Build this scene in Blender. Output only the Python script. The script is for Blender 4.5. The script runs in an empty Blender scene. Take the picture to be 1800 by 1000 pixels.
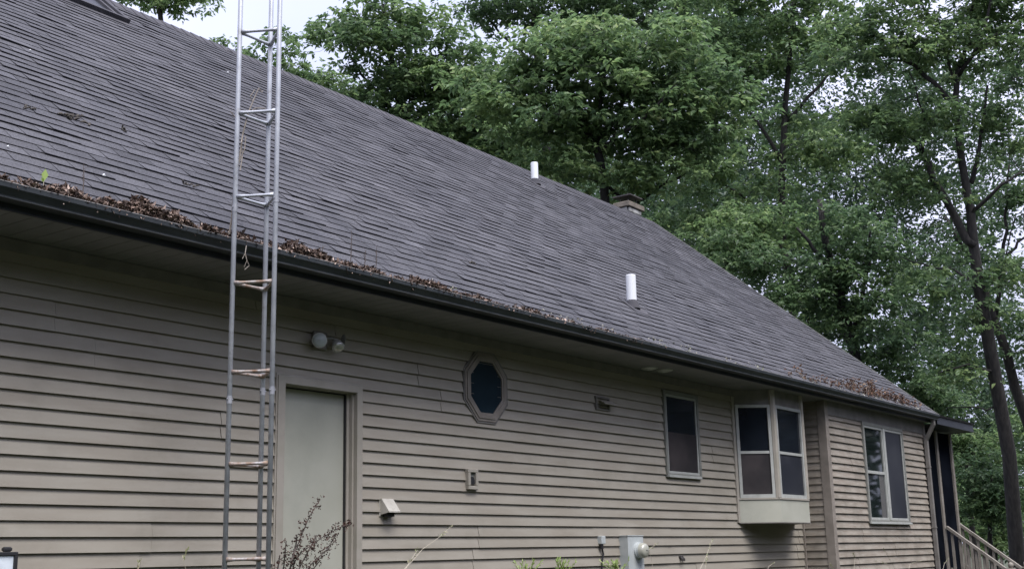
import bpy, math, random
import numpy as np
from mathutils import Vector, Matrix, noise
random.seed(7); rng = np.random.default_rng(7)
R = math.radians
scene = bpy.context.scene
COL = scene.collection

# ------------------------------------------------------------------ camera
EYE = Vector((0, 0, 1.6))
YAW, PITCH, ROLL, FPX = 0.94109859, 0.22058946, -0.02304491, 2127.08
fwd = Vector((math.sin(YAW)*math.cos(PITCH), math.cos(YAW)*math.cos(PITCH), math.sin(PITCH)))
rt0 = Vector((math.cos(YAW), -math.sin(YAW), 0)); up0 = rt0.cross(fwd)
rt = rt0*math.cos(ROLL) + up0*math.sin(ROLL); up = up0*math.cos(ROLL) - rt0*math.sin(ROLL)
cd = bpy.data.cameras.new('camera'); cam = bpy.data.objects.new('camera', cd); COL.objects.link(cam)
cam.matrix_world = Matrix(((rt.x, up.x, -fwd.x, EYE.x), (rt.y, up.y, -fwd.y, EYE.y), (rt.z, up.z, -fwd.z, EYE.z), (0, 0, 0, 1)))
cd.sensor_width = 36; cd.lens = 36*FPX/1800; cd.clip_end = 2000; cd.clip_start = 0.05
scene.camera = cam

# ------------------------------------------------------------------ light
SUN_EL, SUN_AZ = 62, 203      # azimuth measured clockwise from +Y (light comes from behind the viewer)
world = bpy.data.worlds.new('World'); scene.world = world; world.use_nodes = True
nt = world.node_tree; nt.nodes.clear()
out = nt.nodes.new('ShaderNodeOutputWorld'); bg = nt.nodes.new('ShaderNodeBackground')
sky = nt.nodes.new('ShaderNodeTexSky'); sky.sky_type = 'NISHITA'; sky.sun_disc = False
sky.sun_elevation = R(SUN_EL); sky.sun_rotation = R(SUN_AZ); sky.dust_density = 4; sky.air_density = 1.2
mix = nt.nodes.new('ShaderNodeMix'); mix.data_type = 'RGBA'; mix.inputs[0].default_value = 0.9
tcw = nt.nodes.new('ShaderNodeTexCoord'); nzw = nt.nodes.new('ShaderNodeTexNoise'); nzw.inputs['Scale'].default_value = 2.2
nzw.inputs['Detail'].default_value = 5; rw = nt.nodes.new('ShaderNodeValToRGB')
rw.color_ramp.elements[0].color = (5.9, 6.3, 8.5, 1); rw.color_ramp.elements[1].color = (7.7, 7.9, 10.3, 1)
rw.color_ramp.elements[0].position = .38; rw.color_ramp.elements[1].position = .62
nt.links.new(tcw.outputs['Generated'], nzw.inputs['Vector']); nt.links.new(nzw.outputs['Fac'], rw.inputs['Fac'])
nt.links.new(sky.outputs['Color'], mix.inputs[6]); nt.links.new(rw.outputs['Color'], mix.inputs[7])
# overcast: the zenith is brighter than the horizon
sx_ = nt.nodes.new('ShaderNodeSeparateXYZ'); mr_ = nt.nodes.new('ShaderNodeMapRange'); mr_.inputs[1].default_value = 0; mr_.inputs[2].default_value = 1
mr_.inputs[3].default_value = .72; mr_.inputs[4].default_value = 1.7
sc_ = nt.nodes.new('ShaderNodeVectorMath'); sc_.operation = 'SCALE'
nt.links.new(tcw.outputs['Generated'], sx_.inputs[0]); nt.links.new(sx_.outputs['Z'], mr_.inputs[0]); nt.links.new(mr_.outputs[0], sc_.inputs['Scale'])
nt.links.new(mix.outputs[2], sc_.inputs[0]); nt.links.new(sc_.outputs[0], bg.inputs['Color']); bg.inputs['Strength'].default_value = 0.051
nt.links.new(bg.outputs['Background'], out.inputs['Surface'])
sl = bpy.data.lights.new('sun', 'SUN'); so = bpy.data.objects.new('sun', sl); COL.objects.link(so)
sl.energy = 1.8; sl.angle = R(40); sl.color = (1, .97, .93)
sd = Vector((math.sin(R(SUN_AZ))*math.cos(R(SUN_EL)), math.cos(R(SUN_AZ))*math.cos(R(SUN_EL)), math.sin(R(SUN_EL))))
so.rotation_euler = sd.to_track_quat('Z', 'Y').to_euler(); so.location = (0, 0, 30)
scene.view_settings.view_transform = 'Standard'; scene.view_settings.look = 'None'
scene.view_settings.exposure = 1.5; scene.view_settings.gamma = 1

# ------------------------------------------------------------------ helpers
def at(px, py, d):
    """real point seen in the direction (px,py), d metres deep"""
    v = rt*((px-900)/FPX) + up*((500-py)/FPX) + fwd
    return EYE + v*d

def ypoint(px, py, Y):
    v = rt*((px-900)/FPX) + up*((500-py)/FPX) + fwd; return EYE+v*(Y/v.y)

def tag(o, label=None, cat=None, group=None, kind=None):
    if label: o['label'] = label
    if cat: o['category'] = cat
    if group: o['group'] = group
    if kind: o['kind'] = kind
    return o
def empty(name, loc, label=None, cat=None, group=None, parent=None, rz=0):
    o = bpy.data.objects.new(name, None); COL.objects.link(o); o.location = loc; o.rotation_euler.z = rz
    o.empty_display_size = .1
    if parent: o.parent = parent
    return tag(o, label, cat, group)

class MB:
    def __init__(s): s.v = []; s.f = []; s.m = []; s.c = []; s.mi = 0
    def add(s, vs, fs, mi=None):
        b = len(s.v); s.v += [tuple(v) for v in vs]
        for f in fs: s.f.append(tuple(b+i for i in f)); s.m.append(s.mi if mi is None else mi)
    def box(s, x0, x1, y0, y1, z0, z1, mi=None, bev=0):
        if bev:
            b = bev
            vs = []
            for (zz, i) in ((z0, b), (z0+b, 0), (z1-b, 0), (z1, b)):
                vs += [(x0+i, y0+i, zz), (x1-i, y0+i, zz), (x1-i, y1-i, zz), (x0+i, y1-i, zz)]
            fs = [(3, 2, 1, 0), (12, 13, 14, 15)]
            for k in range(3):
                for j in range(4):
                    a = 4*k+j; c = 4*k+(j+1) % 4; fs.append((a, c, c+4, a+4))
            s.add(vs, fs, mi); return
        s.add([(x0, y0, z0), (x1, y0, z0), (x1, y1, z0), (x0, y1, z0), (x0, y0, z1), (x1, y0, z1), (x1, y1, z1), (x0, y1, z1)],
              [(3, 2, 1, 0), (4, 5, 6, 7), (0, 1, 5, 4), (1, 2, 6, 5), (2, 3, 7, 6), (3, 0, 4, 7)], mi)
    def bar(s, a, b, w, h, upv=(0, 0, 1), mi=None):
        a = Vector(a); b = Vector(b); t = (b-a).normalized(); u = Vector(upv); sdv = t.cross(u)
        if sdv.length < 1e-4: sdv = t.cross(Vector((1, 0, 0)))
        sdv.normalize(); u = sdv.cross(t).normalized()
        vs = [p + sdv*i*w/2 + u*j*h/2 for p in (a, b) for (i, j) in ((-1, -1), (1, -1), (1, 1), (-1, 1))]
        s.add(vs, [(3, 2, 1, 0), (4, 5, 6, 7), (0, 1, 5, 4), (1, 2, 6, 5), (2, 3, 7, 6), (3, 0, 4, 7)], mi)
    def tube(s, pts, rad, n=8, cap=True, mi=None):
        pts = [Vector(p) for p in pts]
        if not hasattr(rad, '__len__'): rad = [rad]*len(pts)
        vs = []; prev = None
        for i, p in enumerate(pts):
            t = (pts[min(i+1, len(pts)-1)] - pts[max(i-1, 0)])
            t = t.normalized() if t.length > 1e-9 else Vector((0, 0, 1))
            if prev is None:
                a = t.orthogonal().normalized()
            else:
                a = prev - t*prev.dot(t)
                a = a.normalized() if a.length > 1e-6 else t.orthogonal().normalized()
            prev = a; b = t.cross(a)
            for k in range(n):
                an = 2*math.pi*k/n; vs.append(p + (a*math.cos(an)+b*math.sin(an))*rad[i])
        fs = []
        for i in range(len(pts)-1):
            for k in range(n):
                k2 = (k+1) % n; fs.append((i*n+k, i*n+k2, (i+1)*n+k2, (i+1)*n+k))
        if cap: fs.append(tuple(range(n-1, -1, -1))); fs.append(tuple((len(pts)-1)*n+k for k in range(n)))
        s.add(vs, fs, mi)
    def prism_x(s, prof, x0, x1, mi=None, caps=True):
        n = len(prof)
        vs = [(x0, y, z) for y, z in prof] + [(x1, y, z) for y, z in prof]
        fs = [(i, (i+1) % n, n+(i+1) % n, n+i) for i in range(n)]
        if caps: fs += [tuple(range(n-1, -1, -1)), tuple(range(n, 2*n))]
        s.add(vs, fs, mi)
    def build(s, name, mats, parent=None, smooth=False, loc=None):
        me = bpy.data.meshes.new(name)
        vs = s.v
        if loc is not None: vs = [(x-loc[0], y-loc[1], z-loc[2]) for x, y, z in vs]
        me.from_pydata(vs, [], s.f)
        if not isinstance(mats, (list, tuple)): mats = [mats]
        for m in mats: me.materials.append(m)
        if len(mats) > 1: me.polygons.foreach_set('material_index', s.m)
        if smooth: me.polygons.foreach_set('use_smooth', [True]*len(me.polygons))
        me.update()
        o = bpy.data.objects.new(name, me); COL.objects.link(o)
        if loc is not None: o.location = loc
        if parent is not None:
            o.parent = parent
            # children are modelled in world coordinates: undo the parents' offset
            off = Vector((0, 0, 0)); p = parent
            while p is not None: off += p.location; p = p.parent
            o.location = Vector(o.location) - off if loc is not None else -off
        return o

# ------------------------------------------------------------------ materials
def mat(name, col, rough=.6, metal=0, col2=None, scale=8, det=4, bump=0, bscale=None, spec=.5, stretch=None,
        lo=.35, hi=.65, dirt=None, dscale=2.0, dlo=.55, dhi=.75, dmax=.6, emis=None):
    m = bpy.data.materials.new(name); m.use_nodes = True; t = m.node_tree; b = t.nodes['Principled BSDF']
    b.inputs['Base Color'].default_value = (*col, 1); b.inputs['Roughness'].default_value = rough
    b.inputs['Metallic'].default_value = metal; b.inputs['Specular IOR Level'].default_value = spec
    tc = t.nodes.new('ShaderNodeTexCoord'); mp = t.nodes.new('ShaderNodeMapping')
    geo = t.nodes.new('ShaderNodeNewGeometry'); t.links.new(geo.outputs['Position'], mp.inputs['Vector'])
    if stretch: mp.inputs['Scale'].default_value = stretch
    last = None
    if col2:
        n = t.nodes.new('ShaderNodeTexNoise'); n.inputs['Scale'].default_value = scale; n.inputs['Detail'].default_value = det
        r = t.nodes.new('ShaderNodeValToRGB'); r.color_ramp.elements[0].color = (*col, 1); r.color_ramp.elements[1].color = (*col2, 1)
        r.color_ramp.elements[0].position = lo; r.color_ramp.elements[1].position = hi
        t.links.new(mp.outputs[0], n.inputs['Vector']); t.links.new(n.outputs['Fac'], r.inputs['Fac']); last = r.outputs['Color']
    if dirt:
        n = t.nodes.new('ShaderNodeTexNoise'); n.inputs['Scale'].default_value = dscale; n.inputs['Detail'].default_value = 8; n.inputs['Roughness'].default_value = .65
        r = t.nodes.new('ShaderNodeMapRange'); r.inputs[1].default_value = dlo; r.inputs[2].default_value = dhi; r.inputs[4].default_value = dmax
        mx = t.nodes.new('ShaderNodeMix'); mx.data_type = 'RGBA'
        t.links.new(geo.outputs['Position'], n.inputs['Vector']); t.links.new(n.outputs['Fac'], r.inputs[0]); t.links.new(r.outputs[0], mx.inputs[0])
        if last: t.links.new(last, mx.inputs[6])
        else: mx.inputs[6].default_value = (*col, 1)
        mx.inputs[7].default_value = (*dirt, 1); last = mx.outputs[2]
    if last: t.links.new(last, b.inputs['Base Color'])
    if bump:
        n = t.nodes.new('ShaderNodeTexNoise'); n.inputs['Scale'].default_value = bscale or scale*4; n.inputs['Detail'].default_value = 4
        bp = t.nodes.new('ShaderNodeBump'); bp.inputs['Strength'].default_value = bump; bp.inputs['Distance'].default_value = .01
        t.links.new(mp.outputs[0], n.inputs['Vector']); t.links.new(n.outputs['Fac'], bp.inputs['Height']); t.links.new(bp.outputs[0], b.inputs['Normal'])
    return m

M = {}
M['siding'] = mat('siding_vinyl', (.280, .252, .208), .55, col2=(.320, .294, .248), scale=3, stretch=(.6, .6, 3.5), bump=.05, bscale=60, dirt=(.16, .15, .115), dscale=1.6, dlo=.52, dhi=.8, dmax=.45, spec=.3)
M['siding_old'] = mat('siding_weathered', (.25, .215, .18), .65, col2=(.31, .28, .24), scale=5, stretch=(.8, .8, 6), bump=.12, bscale=60, dirt=(.11, .10, .08), dscale=2.3, dlo=.48, dhi=.72, dmax=.6, spec=.25)
M['trim'] = mat('trim_taupe', (.30, .28, .235), .5, col2=(.35, .32, .28), scale=6, dirt=(.14, .13, .11), dscale=3, dmax=.5)
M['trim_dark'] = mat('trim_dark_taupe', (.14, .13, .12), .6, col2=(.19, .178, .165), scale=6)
M['corner'] = mat('corner_board_paint', (.20, .175, .15), .6, col2=(.26, .23, .20), scale=7, dirt=(.1, .09, .08), dscale=4)
M['door'] = mat('door_paint', (.37, .37, .31), .5, col2=(.41, .41, .35), scale=2.2, dirt=(.24, .25, .21), dscale=1.5, dlo=.5, dhi=.8, dmax=.5)
M['soffit'] = mat('soffit_vinyl', (.15, .15, .155), .6, col2=(.19, .185, .19), scale=4)
M['fascia'] = mat('fascia_metal', (.014, .017, .024), .5, col2=(.022, .026, .034), scale=5)
M['gutter'] = mat('gutter_dark', (.020, .025, .029), .5, col2=(.032, .038, .042), scale=4, dirt=(.06, .055, .05), dscale=5, dlo=.58, dhi=.75, dmax=.4)
M['lip'] = mat('gutter_lip_highlight', (.17, .17, .17), .5, col2=(.30, .29, .29), scale=14, dirt=(.06, .055, .05), dscale=9)  # pale rim colour paints in the metallic highlight along the gutter lip
M['hl'] = mat('gutter_lower_highlight', (.05, .055, .06), .45, col2=(.09, .095, .1), scale=10)  # paler bead painted in for the highlight line along the gutter bottom
M['butt'] = mat('shingle_edge', (.012, .012, .016), .95)  # near-black asphalt edge, also paints in the shadow line below each course
M['ridge'] = mat('ridge_cap', (.04, .04, .048), .9, col2=(.065, .062, .07), scale=6, bump=.3)
M['steel'] = mat('galvanised_steel', (.38, .40, .44), .45, metal=.25, col2=(.48, .50, .54), scale=9, dirt=(.20, .19, .18), dscale=14, dlo=.55, dhi=.75, dmax=.6)
M['sleeve'] = mat('dull_steel', (.26, .27, .30), .6, metal=.3, col2=(.33, .34, .37), scale=20)
M['rust'] = mat('rusted_steel', (.30, .22, .17), .75, metal=.2, col2=(.46, .46, .47), scale=14, dirt=(.17, .09, .05), dscale=22, dlo=.45, dhi=.65, dmax=.9)
M['white'] = mat('white_plastic', (.72, .74, .76), .45, dirt=(.5, .5, .48), dscale=6)
M['offwhite'] = mat('beige_plastic', (.42, .40, .35), .5, col2=(.48, .46, .41), scale=8, dirt=(.22, .2, .17), dscale=18)
M['greybox'] = mat('painted_grey_metal', (.40, .43, .43), .42, col2=(.46, .49, .49), scale=10, dirt=(.25, .26, .25), dscale=8)
M['black'] = mat('black_plastic', (.02, .02, .023), .5)
M['darkmetal'] = mat('dark_metal', (.03, .028, .03), .6, col2=(.06, .05, .045), scale=8)
M['frame'] = mat('window_vinyl', (.33, .34, .32), .45, col2=(.40, .41, .39), scale=9, dirt=(.2, .2, .18), dscale=7)
M['frame_dark'] = mat('window_trim_grey', (.17, .175, .16), .55, col2=(.22, .22, .2), scale=7)
M['wood'] = mat('painted_stair_wood', (.19, .17, .145), .7, col2=(.26, .235, .205), scale=6, dirt=(.10, .09, .07), dscale=5, bump=.2)
M['stone'] = mat('chimney_fieldstone', (.16, .16, .155), .85, col2=(.40, .40, .385), scale=5, bump=.6)
M['concrete'] = mat('chimney_crown_concrete', (.12, .105, .085), .9, col2=(.19, .165, .135), scale=7, bump=.4, dirt=(.12, .11, .09), dscale=5)
M['foundation'] = mat('foundation_block', (.3, .29, .27), .9, col2=(.36, .35, .33), scale=4, bump=.3)
M['bulb'] = mat('frosted_lamp_glass', (.42, .46, .46), .3, spec=.6)
M['bulb_clear'] = mat('clear_lamp_glass', (.5, .5, .48), .08, spec=1, metal=.5)
M['twig'] = mat('dry_twig', (.20, .17, .14), .9, col2=(.28, .25, .22), scale=30)
M['darktwig'] = mat('dark_twig', (.05, .04, .035), .9, col2=(.10, .08, .07), scale=30)
M['straw'] = mat('dry_grass_stalk', (.42, .37, .28), .8, col2=(.52, .47, .38), scale=20)
M['debris'] = mat('dark_debris', (.035, .032, .028), .95, col2=(.09, .08, .07), scale=30)

def glass(name, top, rough=.08, spec=.5, bot=None, zs=None, screen=False):
    m = bpy.data.materials.new(name); m.use_nodes = True; t = m.node_tree; b = t.nodes['Principled BSDF']
    b.inputs['Base Color'].default_value = (*top, 1); b.inputs['Roughness'].default_value = rough; b.inputs['Specular IOR Level'].default_value = spec
    geo = t.nodes.new('ShaderNodeNewGeometry')
    n = t.nodes.new('ShaderNodeTexNoise'); n.inputs['Scale'].default_value = 2.0; n.inputs['Detail'].default_value = 3
    r = t.nodes.new('ShaderNodeValToRGB'); r.color_ramp.elements[0].color = (*top, 1); r.color_ramp.elements[1].color = (*(bot or [c*1.8 for c in top]), 1)
    r.color_ramp.elements[0].position = .4; r.color_ramp.elements[1].position = .65
    t.links.new(geo.outputs['Position'], n.inputs['Vector']); t.links.new(n.outputs['Fac'], r.inputs['Fac']); t.links.new(r.outputs['Color'], b.inputs['Base Color'])
    return m
M['glass'] = glass('window_glass', (.008, .010, .015), .10, .42, bot=(.012, .016, .022))
M['glass_oct'] = glass('octagon_glass', (.012, .022, .032), .14, .4, bot=(.018, .034, .046))
M['screen'] = glass('insect_screen_brown', (.030, .027, .029), .45, .2, bot=(.056, .048, .049))
M['screen_blue'] = glass('insect_screen_blue', (.017, .019, .026), .45, .22, bot=(.028, .030, .037))
M['glass_clear'] = glass('dark_clear_glass', (.008, .012, .011), .04, .8)
M['porchscreen'] = glass('porch_screen', (.005, .006, .009), .8, .0)

def shingle_mat():
    m = bpy.data.materials.new('asphalt_shingle'); m.use_nodes = True; t = m.node_tree; b = t.nodes['Principled BSDF']
    b.inputs['Roughness'].default_value = .92; b.inputs['Specular IOR Level'].default_value = .25
    at_ = t.nodes.new('ShaderNodeAttribute'); at_.attribute_name = 'tone'
    geo = t.nodes.new('ShaderNodeNewGeometry')
    n1 = t.nodes.new('ShaderNodeTexNoise'); n1.inputs['Scale'].default_value = .9; n1.inputs['Detail'].default_value = 6; n1.inputs['Roughness'].default_value = .6
    n2 = t.nodes.new('ShaderNodeTexNoise'); n2.inputs['Scale'].default_value = 90; n2.inputs['Detail'].default_value = 2
    r1 = t.nodes.new('ShaderNodeValToRGB'); r1.color_ramp.elements[0].color = (.044, .045, .053, 1); r1.color_ramp.elements[1].color = (.090, .089, .098, 1)
    r1.color_ramp.elements[0].position = .3; r1.color_ramp.elements[1].position = .7
    t.links.new(geo.outputs['Position'], n1.inputs['Vector']); t.links.new(geo.outputs['Position'], n2.inputs['Vector'])
    mp = t.nodes.new('ShaderNodeMapping'); mp.inputs['Scale'].default_value = (2.6, .35, .35); n3 = t.nodes.new('ShaderNodeTexNoise'); n3.inputs['Scale'].default_value = 1.3; n3.inputs['Detail'].default_value = 5
    t.links.new(geo.outputs['Position'], mp.inputs['Vector']); t.links.new(mp.outputs[0], n3.inputs['Vector'])
    av = t.nodes.new('ShaderNodeMix'); av.inputs[0].default_value = .45; t.links.new(n1.outputs['Fac'], av.inputs[2]); t.links.new(n3.outputs['Fac'], av.inputs[3])
    t.links.new(av.outputs[0], r1.inputs['Fac'])
    mr = t.nodes.new('ShaderNodeMapRange'); mr.inputs[1].default_value = .3; mr.inputs[2].default_value = .7; mr.inputs[3].default_value = .6; mr.inputs[4].default_value = 1.4
    t.links.new(n2.outputs['Fac'], mr.inputs[0])
    ml = t.nodes.new('ShaderNodeMath'); ml.operation = 'MULTIPLY'; t.links.new(mr.outputs[0], ml.inputs[0]); t.links.new(at_.outputs['Fac'], ml.inputs[1])
    mx = t.nodes.new('ShaderNodeVectorMath'); mx.operation = 'SCALE'; t.links.new(r1.outputs['Color'], mx.inputs[0]); t.links.new(ml.outputs[0], mx.inputs['Scale'])
    t.links.new(mx.outputs[0], b.inputs['Base Color'])
    bp = t.nodes.new('ShaderNodeBump'); bp.inputs['Strength'].default_value = .4; bp.inputs['Distance'].default_value = .004
    t.links.new(n2.outputs['Fac'], bp.inputs['Height']); t.links.new(bp.outputs[0], b.inputs['Normal'])
    return m
M['shingle'] = shingle_mat()

def leaf_mat(name, ramp, transl=.45, rough=.45, spec=.4):
    m = bpy.data.materials.new(name); m.use_nodes = True; t = m.node_tree; b = t.nodes['Principled BSDF']
    at_ = t.nodes.new('ShaderNodeAttribute'); at_.attribute_name = 'tone'
    r = t.nodes.new('ShaderNodeValToRGB'); els = r.color_ramp.elements
    while len(els) < len(ramp): els.new(.5)
    for e, (p, c) in zip(els, ramp): e.position = p; e.color = (*c, 1)
    t.links.new(at_.outputs['Fac'], r.inputs['Fac']); t.links.new(r.outputs['Color'], b.inputs['Base Color'])
    b.inputs['Roughness'].default_value = rough; b.inputs['Specular IOR Level'].default_value = spec
    if transl:
        tr = t.nodes.new('ShaderNodeBsdfTranslucent'); mx = t.nodes.new('ShaderNodeMixShader'); mx.inputs[0].default_value = transl
        t.links.new(r.outputs['Color'], tr.inputs['Color']); o = t.nodes['Material Output']
        t.links.new(b.outputs[0], mx.inputs[1]); t.links.new(tr.outputs[0], mx.inputs[2]); t.links.new(mx.outputs[0], o.inputs['Surface'])
    return m
M['leafA'] = leaf_mat('leaves_mid_green', [(0, (.07, .12, .066)), (.45, (.14, .225, .095)), (.8, (.225, .32, .13)), (1, (.32, .40, .17))], .5)
M['leafB'] = leaf_mat('leaves_dark_green', [(0, (.055, .10, .058)), (.6, (.115, .19, .085)), (1, (.20, .29, .12))], .5)
M['leafC'] = leaf_mat('leaves_light_green', [(0, (.09, .15, .07)), (.5, (.15, .235, .10)), (1, (.24, .32, .14))], .6)
M['litter'] = leaf_mat('dead_leaves', [(0, (.024, .019, .018)), (.4, (.09, .066, .055)), (.7, (.23, .165, .135)), (1, (.50, .40, .34))], 0, .8, .2)
M['redleaf'] = leaf_mat('withered_red_brown', [(0, (.06, .036, .03)), (.6, (.14, .08, .055)), (1, (.30, .22, .16))], .2, .8, .2)
M['yellowgreen'] = leaf_mat('fern_green', [(0, (.16, .26, .05)), (1, (.34, .45, .12))], .3)
M['seed'] = leaf_mat('brown_seed', [(0, (.035, .02, .018)), (1, (.10, .06, .05))], 0, .9, .1)
M['moss'] = leaf_mat('moss_lichen', [(0, (.20, .19, .16)), (.6, (.38, .37, .33)), (1, (.14, .17, .07))], 0, .95, .1)
M['leafF'] = leaf_mat('leaves_far_woodland', [(0, (.035, .066, .042)), (.6, (.072, .122, .064)), (1, (.13, .19, .085))], .4)
M['leafD'] = leaf_mat('leaves_dark_blue_green', [(0, (.030, .045, .045)), (1, (.07, .095, .085))])  # dark bluish leaves of the added trees, cooling the light they bounce
M['bark'] = mat('tree_bark', (.018, .017, .017), .95, col2=(.042, .038, .036), scale=7, stretch=(3, 3, .6), bump=1, bscale=12)
M['bark2'] = mat('tree_bark_dark', (.016, .016, .017), .95, col2=(.034, .032, .032), scale=7, stretch=(3, 3, .6), bump=1, bscale=12)
M['ground'] = mat('grassy_ground', (.03, .045, .02), .95, col2=(.06, .065, .035), scale=.8, bump=.5)
M['grass'] = leaf_mat('grass_blades', [(0, (.06, .11, .03)), (.6, (.12, .17, .06)), (1, (.34, .30, .18))], .2)

# ------------------------------------------------------------------ ground
g = MB(); N = 40
for i in range(N+1):
    for j in range(N+1):
        s = lambda k: math.copysign(abs(2*k/N-1)**2.2, 2*k/N-1)*700
        x, y = s(i)+10, s(j)+8
        dd = math.hypot(x-10, y-8); z = 0 if dd < 30 else .35*noise.noise(Vector((x*.02, y*.02, 0)))*min(1, (dd-30)/30)*3
        g.v.append((x, y, z))
for i in range(N):
    for j in range(N):
        a = i*(N+1)+j; g.f.append((a, a+N+1, a+N+2, a+1)); g.m.append(0)
tag(g.build('ground', M['ground'], smooth=True), 'grassy ground around the house', kind='structure')

# ------------------------------------------------------------------ the house
WY, BY = 7.058, 6.615                      # main wall plane, bump-out plane
E_ = .1016; ZL = lambda n: 1.6 + E_*(n+.842)
X0, XS, XE = -1.5, 16.55, 20.93            # left end, start and end of the bump-out
ZSOF = 3.672; FY = 6.465                   # soffit height, fascia plane
house = empty('house', (X0, WY, 0), 'long taupe lap-sided house with steep dark shingle roof and debris-filled gutter', 'house')

def siding(mb, u0, u1, z0, z1, place, holes=(), seams=True, seed=0, tb=.023, tt=.002):
    """lapped courses; place(u, out, z) -> point"""
    rs = random.Random(seed)
    n = math.floor((z0-1.6)/E_-.842)
    starts = {}
    while ZL(n) < z1:
        za, zb = max(ZL(n), z0), min(ZL(n+1), z1)
        pid = n//2
        if pid not in starts: starts[pid] = [rs.uniform(-3.6, 0)+u0, rs.random()]
        # horizontal pieces between the holes
        cuts = sorted({za, zb} | {min(max(h[k], za), zb) for h in holes for k in (2, 3)})
        for c0, c1 in zip(cuts[:-1], cuts[1:]):
            if c1-c0 < 1e-5: continue
            zm = (c0+c1)/2
            iv = [(u0, u1)]
            for h in holes:
                if h[2] < zm < h[3]:
                    nv = []
                    for a, b in iv:
                        if h[0] > a: nv.append((a, min(b, h[0])))
                        if h[1] < b: nv.append((max(a, h[1]), b))
                    iv = [q for q in nv if q[1]-q[0] > 1e-4]
            for a, b in iv:
                segs = []; s0 = starts[pid][0]; k = 0
                while s0 < b:
                    s1 = s0+3.66; 
                    if s1 > a: segs.append((max(a, s0), min(b, s1), k % 2))
                    s0 = s1; k += 1
                segs = [(p, q-(.004 if q < b-.01 else 0), t) for p, q, t in segs]
                if not seams: segs = [(a, b, 0)]
                for (p, q, alt) in segs:
                    if q-p < .002: continue
                    o = .0035*alt
                    
                    f = lambda z: tb+(tt-tb)*(z-ZL(n))/E_+o
                    wob = lambda: rs.uniform(-.0006, .0006)
                    vs = [place(p, f(c0), c0+wob()), place(q, f(c0), c0+wob()), place(q, f(c1), c1), place(p, f(c1), c1)]
                    if abs(c0-ZL(n)) < 1e-6:
                        vs += [place(p, 0, c0+.002), place(q, 0, c0+.002)]
                        mb.add(vs, [(0, 1, 2, 3), (4, 5, 1, 0), (0, 3, 4), (1, 5, 2)])
                    else: mb.add(vs, [(0, 1, 2, 3)])
        n += 1

# openings (x0,x1,z0,z1)
DOOR = (6.545, 7.43, .80, 2.995)
ZB = .55
main = MB()
siding(main, X0, XS, ZB, ZSOF-.085, lambda u, o, z: (u, WY-o, z), holes=[DOOR, (12.69, 13.47, 2.51, 3.455), (14.56, 16.2, 2.0, 3.5), (9.0, 9.37, 3.0, 3.37)], seed=3)
wall = main.build('wall', M['siding'], house)
back = MB()
back.box(X0, DOOR[0], WY+.001, WY+.16, .3, ZSOF+.3); back.box(DOOR[1], 20.9, WY+.001, WY+.16, .3, ZSOF+.3); back.box(DOOR[0], DOOR[1], WY+.001, WY+.16, DOOR[3], ZSOF+.3)
back.box(X0, X0+.15, WY+.161, 16.2, .3, ZSOF+.3); back.box(X0, 20.9, 16.2, 16.35, .3, ZSOF+.3); back.box(20.75, 20.9, WY+.161, 16.199, .3, ZSOF+.3)
for xx in (X0, 20.78):       # gable triangles
    back.add([(xx, WY, ZSOF+.3), (xx, 16.3, ZSOF+.3), (xx, 11.67, 7.9), (xx+.12, WY, ZSOF+.3), (xx+.12, 16.3, ZSOF+.3), (xx+.12, 11.67, 7.9)],
             [(0, 1, 2), (5, 4, 3), (0, 2, 5, 3), (1, 4, 5, 2)])
back.build('wall', M['siding'], house)
fd = MB(); fd.box(X0+.02, 20.88, WY+.01, 16.3, -.3, ZB-.002); fd.box(XS+.03, XE-.02, BY+.03, WY+.01, -.3, ZB-.002)
fd.build('foundation', M['foundation'], house)
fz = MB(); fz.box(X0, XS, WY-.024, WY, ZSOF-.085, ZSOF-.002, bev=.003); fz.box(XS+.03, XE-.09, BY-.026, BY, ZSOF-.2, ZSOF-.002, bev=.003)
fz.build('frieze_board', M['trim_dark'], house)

bump = MB()
siding(bump, XS+.08, XE-.07, ZB, ZSOF-.2, lambda u, o, z: (u, BY-o, z), seed=9, tb=.026, holes=[(18.0, 19.68, 2.02, 3.41)])
siding(bump, BY+.08, WY, ZB, ZSOF, lambda u, o, z: (XS-o, BY+WY-u, z) if False else (XS-o, u, z), seed=11, seams=False, tb=.02)
siding(bump, BY+.08, WY, ZB, ZSOF, lambda u, o, z: (XE+o, u, z), seed=12, seams=False)
bump.build('bump_out_wall', M['siding_old'], house)
bb = MB(); bb.box(XS+.002, XE-.002, BY+.002, WY-.001, ZB, ZSOF-.004); bb.build('wall_core', M['trim_dark'], house)
for (cx, sx) in ((XS, -1), (XE, 1)):
    cb = MB(); a, b = (cx-.026, cx+.09) if sx < 0 else (cx-.09, cx+.026)
    cb.box(a, b, BY-.030, BY+.0, ZB-.02, ZSOF-.004, bev=.003)
    a, b = (cx-.026, cx-.002) if sx < 0 else (cx+.002, cx+.026)
    cb.box(a, b, BY+.0005, BY+.09, ZB-.02, ZSOF-.004, bev=.003)
    cb.build('corner_board', M['corner'], house)
ic = MB(); ic.box(XS-.05, XS-.019, WY-.045, WY-.001, ZB, ZSOF-.003, bev=.004); ic.build('corner_board', M['corner'], house)

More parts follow.
